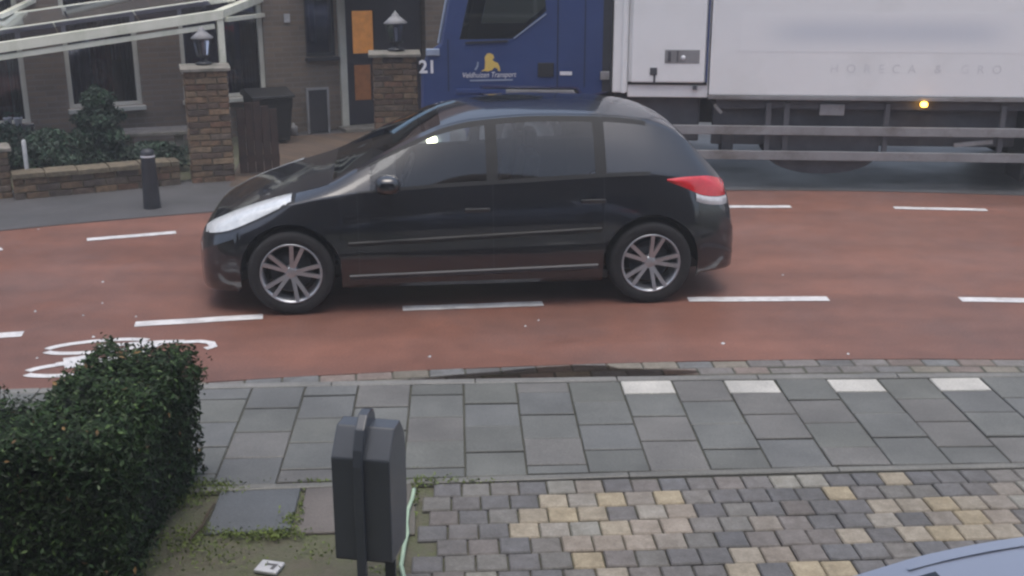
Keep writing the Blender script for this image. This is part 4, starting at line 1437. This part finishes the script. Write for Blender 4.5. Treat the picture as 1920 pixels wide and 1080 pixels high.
MB().box(p_[0] - 4.6, p_[0] - 4.53, -.036, .036, 0, vplane(0, 89, 0)[1] - .5).build('corner_post', M['cream'], ver, .006)

# ------------------------------------------------------------------ garden front: brick piers, low wall, lanterns, gate
brick_me = unit_piece('brick', M['brick'], 0.02, 0.06, 0.004, 0.09)
BR = [(124, 96, 70), (112, 88, 66), (134, 106, 78), (98, 78, 64), (108, 92, 78), (88, 74, 64), (140, 116, 88), (118, 84, 62)]
def brick_face(parent, length, z0, z1, origin, ang, tone=1.0, thick=.06):
    """courses of bricks on a vertical face starting at origin, running along ang (local to parent)"""
    n = 0
    course = 0.0625
    rows = int(round((z1 - z0) / course))
    ch = (z1 - z0) / rows
    for r in range(rows):
        off = 0 if r % 2 else -.105
        s = off
        while s < length - .01:
            a, b = max(s, 0), min(s + .208, length)
            if b - a > .03:
                c = (a + b) / 2
                x, y = origin[0] + math.cos(ang) * c, origin[1] + math.sin(ang) * c
                out_ = random.uniform(0, .007)
                x += math.sin(ang) * out_; y -= math.cos(ang) * out_
                o = link('brick', brick_me, parent, (x, y, z0 + (r + .5) * ch), (R(90), 0, ang), ((b - a) - .010, ch - .010, 1))
                v = random.uniform(.95, 1.5) * tone
                bc = random.choice(BR); gm = sum(bc) / 3
                o.color = (*[q * v for q in srgb(*[(gm + (t_ - gm) * .95) * .8 + 96 * .2 for t_ in bc])], 1)
                n += 1
            s += .213
    return n

def pier(name, label, px0, px1, ybase, ytop, ang, depth, cap_over=.035, cap_h=.05, loc=None):
    base = at(px0, ybase)
    s1, _ = on_plane(px1, ybase, (base.x, base.y), ang)
    zt = on_plane((px0 + px1) / 2, ytop, (base.x, base.y), ang)[1]
    root = tag(empty(name, (base.x, base.y, 0.0), ang), label, 'pier', 'brick gate piers')
    MB().box(.012, s1 - .012, .012, depth - .012, -.05, zt - cap_h).build('pier_core', M['mortar'], root)
    brick_face(root, s1, .0, zt - cap_h, (0, 0), 0)
    brick_face(root, depth, .0, zt - cap_h, (0, depth), R(-90))
    brick_face(root, depth, .0, zt - cap_h, (s1, 0), R(90))
    MB().prism([(-cap_over, zt - cap_h), (-cap_over, zt - cap_h * .35), (depth * .5, zt), (depth + cap_over, zt - cap_h * .35), (depth + cap_over, zt - cap_h)], -cap_over, s1 + cap_over, 'x').build('capstone', M['capstone'], root, .006)
    return root, s1, zt
GA = 0.30
p1, p1w, p1z = pier('gate_pier', 'brown brick gate pier with a lantern, beside the wooden gate', 362, 441, 345, 124, GA, .46)
p2, p2w, p2z = pier('gate_pier', 'brown brick gate pier next to the blue truck cab', 706, 786, 318, 98, 0.12, .42, cap_over=.045)
p0, p0w, p0z = pier('gate_pier', 'short brick pier at the left end of the low garden wall', -60, 26, 380, 276, 0.5, .3)

# low garden wall
wa0, wa1 = at(28, 377), at(342, 347)
wang = math.atan2(wa1.y - wa0.y, wa1.x - wa0.x)
wlen = (wa1 - wa0).length - .01
gw = tag(empty('garden_wall', (wa0.x, wa0.y, 0), wang), 'low brown brick garden wall left of the tall gate pier', 'wall')
wz = on_plane(200, 312, (wa0.x, wa0.y), wang)[1]
MB().box(.02, wlen, .012, .2, -.05, wz - .045).build('wall_core', M['mortar'], gw)
brick_face(gw, wlen, 0, wz - .045, (0, 0), 0, .85)
x = 0.0
cope = unit_piece('coping_stone', M['brick'], .02, .04, .006, .05)
while x < wlen - .05:
    ln = min(.3, wlen - x)
    o = link('coping_stone', cope, gw, (x + ln / 2, .1, wz + random.uniform(-.004, .004)), (random.uniform(-.02, .02), 0, 0), (ln - .008, .25, 1))
    v = random.uniform(.8, 1.15)
    o.color = (*[q * v for q in srgb(118, 108, 90)], 1)
    x += ln

def lantern(label, pier_root, sx, sy, zt, h, wide=1.3):
    o = empty('lantern', (0, 0, 0))
    v = pier_root.matrix_basis @ Vector((sx, sy, zt))
    o.location = v
    o.rotation_euler = (0, 0, pier_root.rotation_euler.z + .3)
    o.scale = (wide, wide, 1)
    tag(o, label, 'lantern', 'lanterns on the gate piers')
    k = h / .42
    MB().lathe([(.0, 0), (.07 * k, 0), (.07 * k, .02 * k), (.03 * k, .035 * k), (.025 * k, .07 * k), (.06 * k, .085 * k), (.062 * k, .10 * k)], 16, cap=False).build('base', M['dark_metal'], o)
    fr = MB()
    for i in range(6):
        a = math.pi / 3 * i
        p0_, p1_ = Vector((.058 * k * math.cos(a), .058 * k * math.sin(a), .10 * k)), Vector((.088 * k * math.cos(a), .088 * k * math.sin(a), .29 * k))
        fr.tube([p0_, p1_], .007 * k, 5)
    fr.build('frame', M['dark_metal'], o)
    for i in range(6):
        a, b_ = math.pi / 3 * i, math.pi / 3 * (i + 1)
        q = [Vector((r_ * k * math.cos(t_), r_ * k * math.sin(t_), z_ * k)) for (r_, t_, z_) in ((.057, a, .10), (.057, b_, .10), (.086, b_, .29), (.086, a, .29))]
        MB().add(q, [(0, 1, 2, 3)]).build('pane', M['house_glass'], o)
    MB().lathe([(.012 * k, .10 * k), (.016 * k, .16 * k), (.014 * k, .24 * k), (0, .25 * k)], 10).build('bulb', M['white_obj'], o)
    MB().lathe([(.10 * k, .285 * k), (.105 * k, .295 * k), (.06 * k, .34 * k), (.03 * k, .37 * k), (.03 * k, .385 * k), (.012 * k, .40 * k), (0, .43 * k)], 6).build('roof', M['truck_grey'], o)
lantern('dark lantern on the brick pier beside the cream post', p1, p1w * .5, .22, p1z, .38)
lantern('dark lantern with pale roof on the pier next to the truck', p2, p2w * .55, .2, p2z, .42)

# wooden gate leaf standing open behind the left pier
gb = at(436, 336)
gate = tag(empty('wooden_gate', (gb.x + .06, gb.y + .12, 0.0), R(20)), 'dark brown wooden plank gate beside the brick pier', 'gate')
gn = 5
for i in range(gn):
    h = .72 + .06 * math.sin(i * 1.1) + .05 * (i / gn)
    MB().box(i * .085, i * .085 + .079, -.012, .012, .04, h).build('plank', M['wood'], gate, .004)
MB().box(0, gn * .085, .013, .04, .15, .22).build('gate_rail', M['wood'], gate)
MB().box(0, gn * .085, .013, .04, .55, .62).build('gate_rail', M['wood'], gate)

# driveway behind the gate
dv = [at(430, 352), at(800, 352), at(820, 240), at(470, 262)]
dvz = 0.013
tag(MB().add([(p.x, p.y, dvz) for p in dv], [(0, 1, 2, 3)]).build('garden_path', M['drive_brown']), 'brown brick path leading to the front door', kind='structure')
# garden soil bed
gs = [at(30, 374), at(430, 340), at(460, 262), at(-200, 300)]
tag(MB().add([(p.x, p.y + .2, .016) for p in gs], [(0, 1, 2, 3)]).build('garden_bed', M['soil']), 'dark planted soil behind the low garden wall', kind='structure')

# bollard
bb = at(286, 391)
bo = tag(empty('bollard', (bb.x, bb.y, 0.006)), 'dark bollard with a white ring before the garden wall', 'bollard')
bh = on_plane(280, 281, (bb.x, bb.y), 0)[1]
MB().lathe([(.082, 0), (.080, .02), (.070, bh * .5), (.064, bh * .86), (.064, bh * .87)], 20).build('shaft', M['dark_metal'], bo)
MB().lathe([(.0645, bh * .87), (.066, bh * .873), (.066, bh * .895), (.0645, bh * .90)], 20).build('reflective_band', M['white_print'], bo)
MB().lathe([(.064, bh * .90), (.062, bh * .97), (.04, bh), (0, bh * 1.01)], 20).build('cap', M['dark_metal'], bo)

# conifer and shrubs
def shrub(name, label, cat, px, ybase, h, rx, ry, n, size, layers=0, mm='leaf_dark'):
    b_ = at(px, ybase)
    o = tag(empty(name, (b_.x, b_.y, 0.01)), label, cat)
    def smp():
        while True:
            t = random.random()
            z = h * (0.06 + .94 * t)
            env = (1 - t) ** .42 if layers else math.sqrt(max(0, 1 - (2 * t - 1) ** 2)) * .9 + .1
            if layers:
                env *= .62 + .38 * abs(math.sin(t * layers * math.pi))
            a = random.uniform(0, 6.283)
            rr = env * (random.random() ** .35)
            lump = 1 + .22 * math.sin(a * 3 + t * 9) + .12 * math.sin(a * 7 - t * 14)
            p = Vector((rx * rr * lump * math.cos(a), ry * rr * lump * math.sin(a), z + random.gauss(0, .012)))
            return p, (math.cos(a) * .7, math.sin(a) * .7, .4)
    leaf_cloud('crown', smp, n, size, M[mm], o)
    MB().tube([(0, 0, -.02), (.01, 0, h * .4), (0, .01, h * .9)], .03, 7, r2=.006).build('trunk', M['stem'], o)
    return o
shrub('conifer', 'dark green tiered conifer behind the low garden wall', 'conifer', 195, 318, .88, .37, .30, 9000, .028, layers=4)
shrub('shrub', 'low dark shrub between the conifer and the gate pier', 'shrub', 290, 322, .30, .42, .25, 3000, .024)
shrub('shrub', 'dark shrub left of the conifer by the window pier', 'shrub', 100, 334, .50, .30, .25, 3200, .026)
shrub('shrub', 'dark shrub at the left edge behind the short pier', 'shrub', 14, 322, .50, .35, .25, 2600, .026)
# garden odds and ends
def small(name, label, cat, px0, py0, px1, py1, ybase, m, dep=.06, bevel=.008):
    b_ = at((px0 + px1) / 2, ybase)
    s0, z1 = on_plane(px0, py0, (b_.x, b_.y), 0)
    s1, z0 = on_plane(px1, py1, (b_.x, b_.y), 0)
    o = MB().box(s0, s1, 0, dep, z0, z1).build(name, m, None, bevel)
    o.location = (b_.x, b_.y, 0)
    return tag(o, label, cat)
tb = at(292, 300)
tbl = tag(empty('garden_table', (tb.x, tb.y, 0), .3), 'grey stone garden table behind the low wall', 'table')
tz = on_plane(292, 248, (tb.x, tb.y), 0)[1]
MB().box(-.40, .40, -.02, .42, tz - .045, tz).build('table_top', M['capstone'], tbl, .01)
for sx in (-.28, .28):
    MB().box(sx - .05, sx + .05, .04, .36, 0, tz - .046).build('leg', M['capstone'], tbl, .01)
wp = at(54, 345)
wps = on_plane(54, 262, (wp.x, wp.y), 0)[1]
tag(MB().lathe([(.022, 0), (.022, wps - .02), (.012, wps), (0, wps + .003)], 10).build('white_post', M['white_obj'], None, loc=(wp.x, wp.y, 0)), 'slim white post beside the short brick pier', 'post')
for i, (px, lab) in enumerate(((24, 'left one of two white flower pots on the dark stand'), (43, 'right one of two white flower pots on the dark stand'))):
    b_ = at(px, 300)
    z_ = on_plane(px, 235, (b_.x, b_.y), 0)[1]
    po = tag(empty('flower_pot', (b_.x, b_.y, z_)), lab, 'flower pot', 'white pots on the stand')
    MB().lathe([(0, 0), (.035, 0), (.045, .075), (.05, .078), (.05, .09), (.042, .09), (.04, .05)], 14).build('pot', M['white_print'], po)
    it2 = iter([(Vector((random.gauss(0, .025), random.gauss(0, .025), .09 + random.random() * .06)), (0, 0, 1)) for _ in range(60)])
    leaf_cloud('plant', lambda: next(it2), 60, .018, M['leaf_dark'], po)['kind'] = 'stuff'
b_ = at(33, 300)
z_ = on_plane(33, 235, (b_.x, b_.y), 0)[1]
stn = tag(empty('plant_stand', (b_.x, b_.y, 0)), 'dark plant stand with two white pots on it', 'stand')
MB().box(-.2, .2, -.1, .1, z_ - .03, z_ - .001).build('top', M['dark_metal'], stn, .003)
for sx in (-.18, .18):
    for sy in (-.08, .08):
        MB().box(sx - .012, sx + .012, sy - .012, sy + .012, 0, z_ - .031).build('leg', M['dark_metal'], stn)
for i, (px, lab) in enumerate(((74, 'left white edging stone on the soil behind the low wall'), (99, 'middle white edging stone behind the low wall'), (126, 'right white edging stone nearest the conifer'))):
    b_ = at(px, 322)
    o = MB().add(*uv_blob(.05, .04, .03, (0, 0, .22))).build('edging_stone', M['capstone'], None, loc=(b_.x, b_.y, 0.0))
    tag(o, lab, 'stone')
# bin, board and ornaments by the house wall
hb = at(507, 268)
wb2 = tag(empty('wheelie_bin', (hb.x, hb.y, 0.012), HA), 'dark wheelie bin standing by the brick house wall', 'bin')
MB().add([(-.2, -.2, .03), (.2, -.2, .03), (.2, .2, .03), (-.2, .2, .03), (-.25, -.25, .56), (.25, -.25, .56), (.25, .25, .56), (-.25, .25, .56)], [(0, 3, 2, 1), (4, 5, 6, 7), (0, 1, 5, 4), (1, 2, 6, 5), (2, 3, 7, 6), (3, 0, 4, 7)]).build('bin_body', M['black'], wb2, .02)
MB().prism([(-.28, .565), (-.27, .60), (.1, .66), (.29, .62), (.29, .565)], -.27, .27, 'x').build('bin_lid', M['black'], wb2, .01)
for sx in (-.2, .2):
    MB().lathe([(0, -.02), (.07, -.02), (.07, .02), (0, .02)], 16, Matrix.Translation((sx, .2, .07)) @ Matrix.Rotation(R(90), 4, 'Y')).build('wheel', M['rubber'], wb2)
s0, zt = hp_(564, 162); s1, _ = hp_(606, 162)
bd = tag(empty('framed_board', (HOx[0] - math.sin(HA) * -.22 + math.cos(HA) * s0, HOx[1] - math.cos(HA) * .22 + math.sin(HA) * s0, 0.0), HA), 'grey framed board leaning on the house wall by the door', 'board')
bw_, bhh = s1 - s0, zt
MB().box(.03, bw_ - .03, 0, .02, .03, bhh - .03).build('panel', M['dark_metal'], bd)
MB().box(0, .028, -.01, .03, .0, bhh).box(bw_ - .028, bw_, -.01, .03, 0, bhh).box(.03, bw_ - .03, -.01, .03, bhh - .03, bhh).build('frame', M['truck_grey'], bd)
for px, lab in ((582, 'left slim white figurine before the grey board'), (599, 'right slim white figurine before the grey board')):
    b_ = at(px, 246)
    o = tag(MB().lathe([(.035, 0), (.03, .04), (.018, .09), (.028, .15), (.018, .19), (.02, .215), (0, .24)], 12).build('figurine', M['truck_grey'], None, loc=(b_.x, b_.y, .014)), lab, 'figurine', 'figurines by the board')
b_ = at(551, 256)
tag(MB().lathe([(0, 0), (.05, 0), (.055, .10), (.05, .12), (.02, .125), (.02, .16), (0, .16)], 12).build('watering_can', M['truck_grey'], None, loc=(b_.x, b_.y, .014)), 'small pale grey can on the path by the bin', 'can')

# the house this view looks out from: its front stands behind the camera
own = tag(empty('near_house', (0, -.15, 0), 0), 'brick house front on the near side of the street, behind the forecourt', 'house')
MB().box(-9, 9, -.3, 0, -.1, 5.6).build('wall', M['wall_brick'], own)
for x in (-4.2, -1.9, 3.4):
    wn = empty('window', (x, .001, .9)); wn.parent = own
    MB().box(-.75, .75, 0, .03, 0, 1.3).build('frame', M['white_frame'], wn)
    MB().box(-.68, .68, .031, .036, .07, 1.23).build('pane', M['room'], wn)
MB().prism([(.45, 5.5), (-3.5, 8.6), (-7.5, 5.5), (-7.5, 5.4), (.45, 5.4)], -9.2, 9.2, 'x').build('roof', M['roof_tile'], own)

# pale house beyond, glimpsed through the cab windows
ph = tag(empty('rendered_house', (1.0, 26.0, 0), -.1), 'pale rendered house glimpsed through the truck cab window', 'house')
MB().box(-2.6, 2.6, 0, 5, -.1, 3.2).build('wall', M['render'], ph)
MB().prism([(-.3, 3.2), (2.5, 5.2), (5.3, 3.2)], -2.8, 2.8, 'x').build('roof', M['roof_tile'], ph)
for x in (-1.6, 0, 1.6):
    wn = empty('window', (x, -.01, 1.0)); wn.parent = ph
    MB().box(-.5, .5, -.02, -.002, 0, 1.2).build('frame', M['white_frame'], wn)
    MB().box(-.43, .43, -.03, -.021, .07, 1.13).build('pane', M['room'], wn)

# ------------------------------------------------------------------ thin haze added to lift distant blacks
hz = bpy.data.materials.new('added_haze')
hz.use_nodes = True
hz.node_tree.nodes.clear()
ho = hz.node_tree.nodes.new('ShaderNodeOutputMaterial')
hv = hz.node_tree.nodes.new('ShaderNodeVolumePrincipled')
hv.inputs['Color'].default_value = (0.86, 0.89, 0.94, 1)
hv.inputs['Density'].default_value = 0.006
hz.node_tree.links.new(hv.outputs[0], ho.inputs['Volume'])
tag(MB().box(-60, 60, -20, 90, -1.2, 9.5).build('haze', hz), 'thin haze added over the street to lift dark tones', kind='stuff')
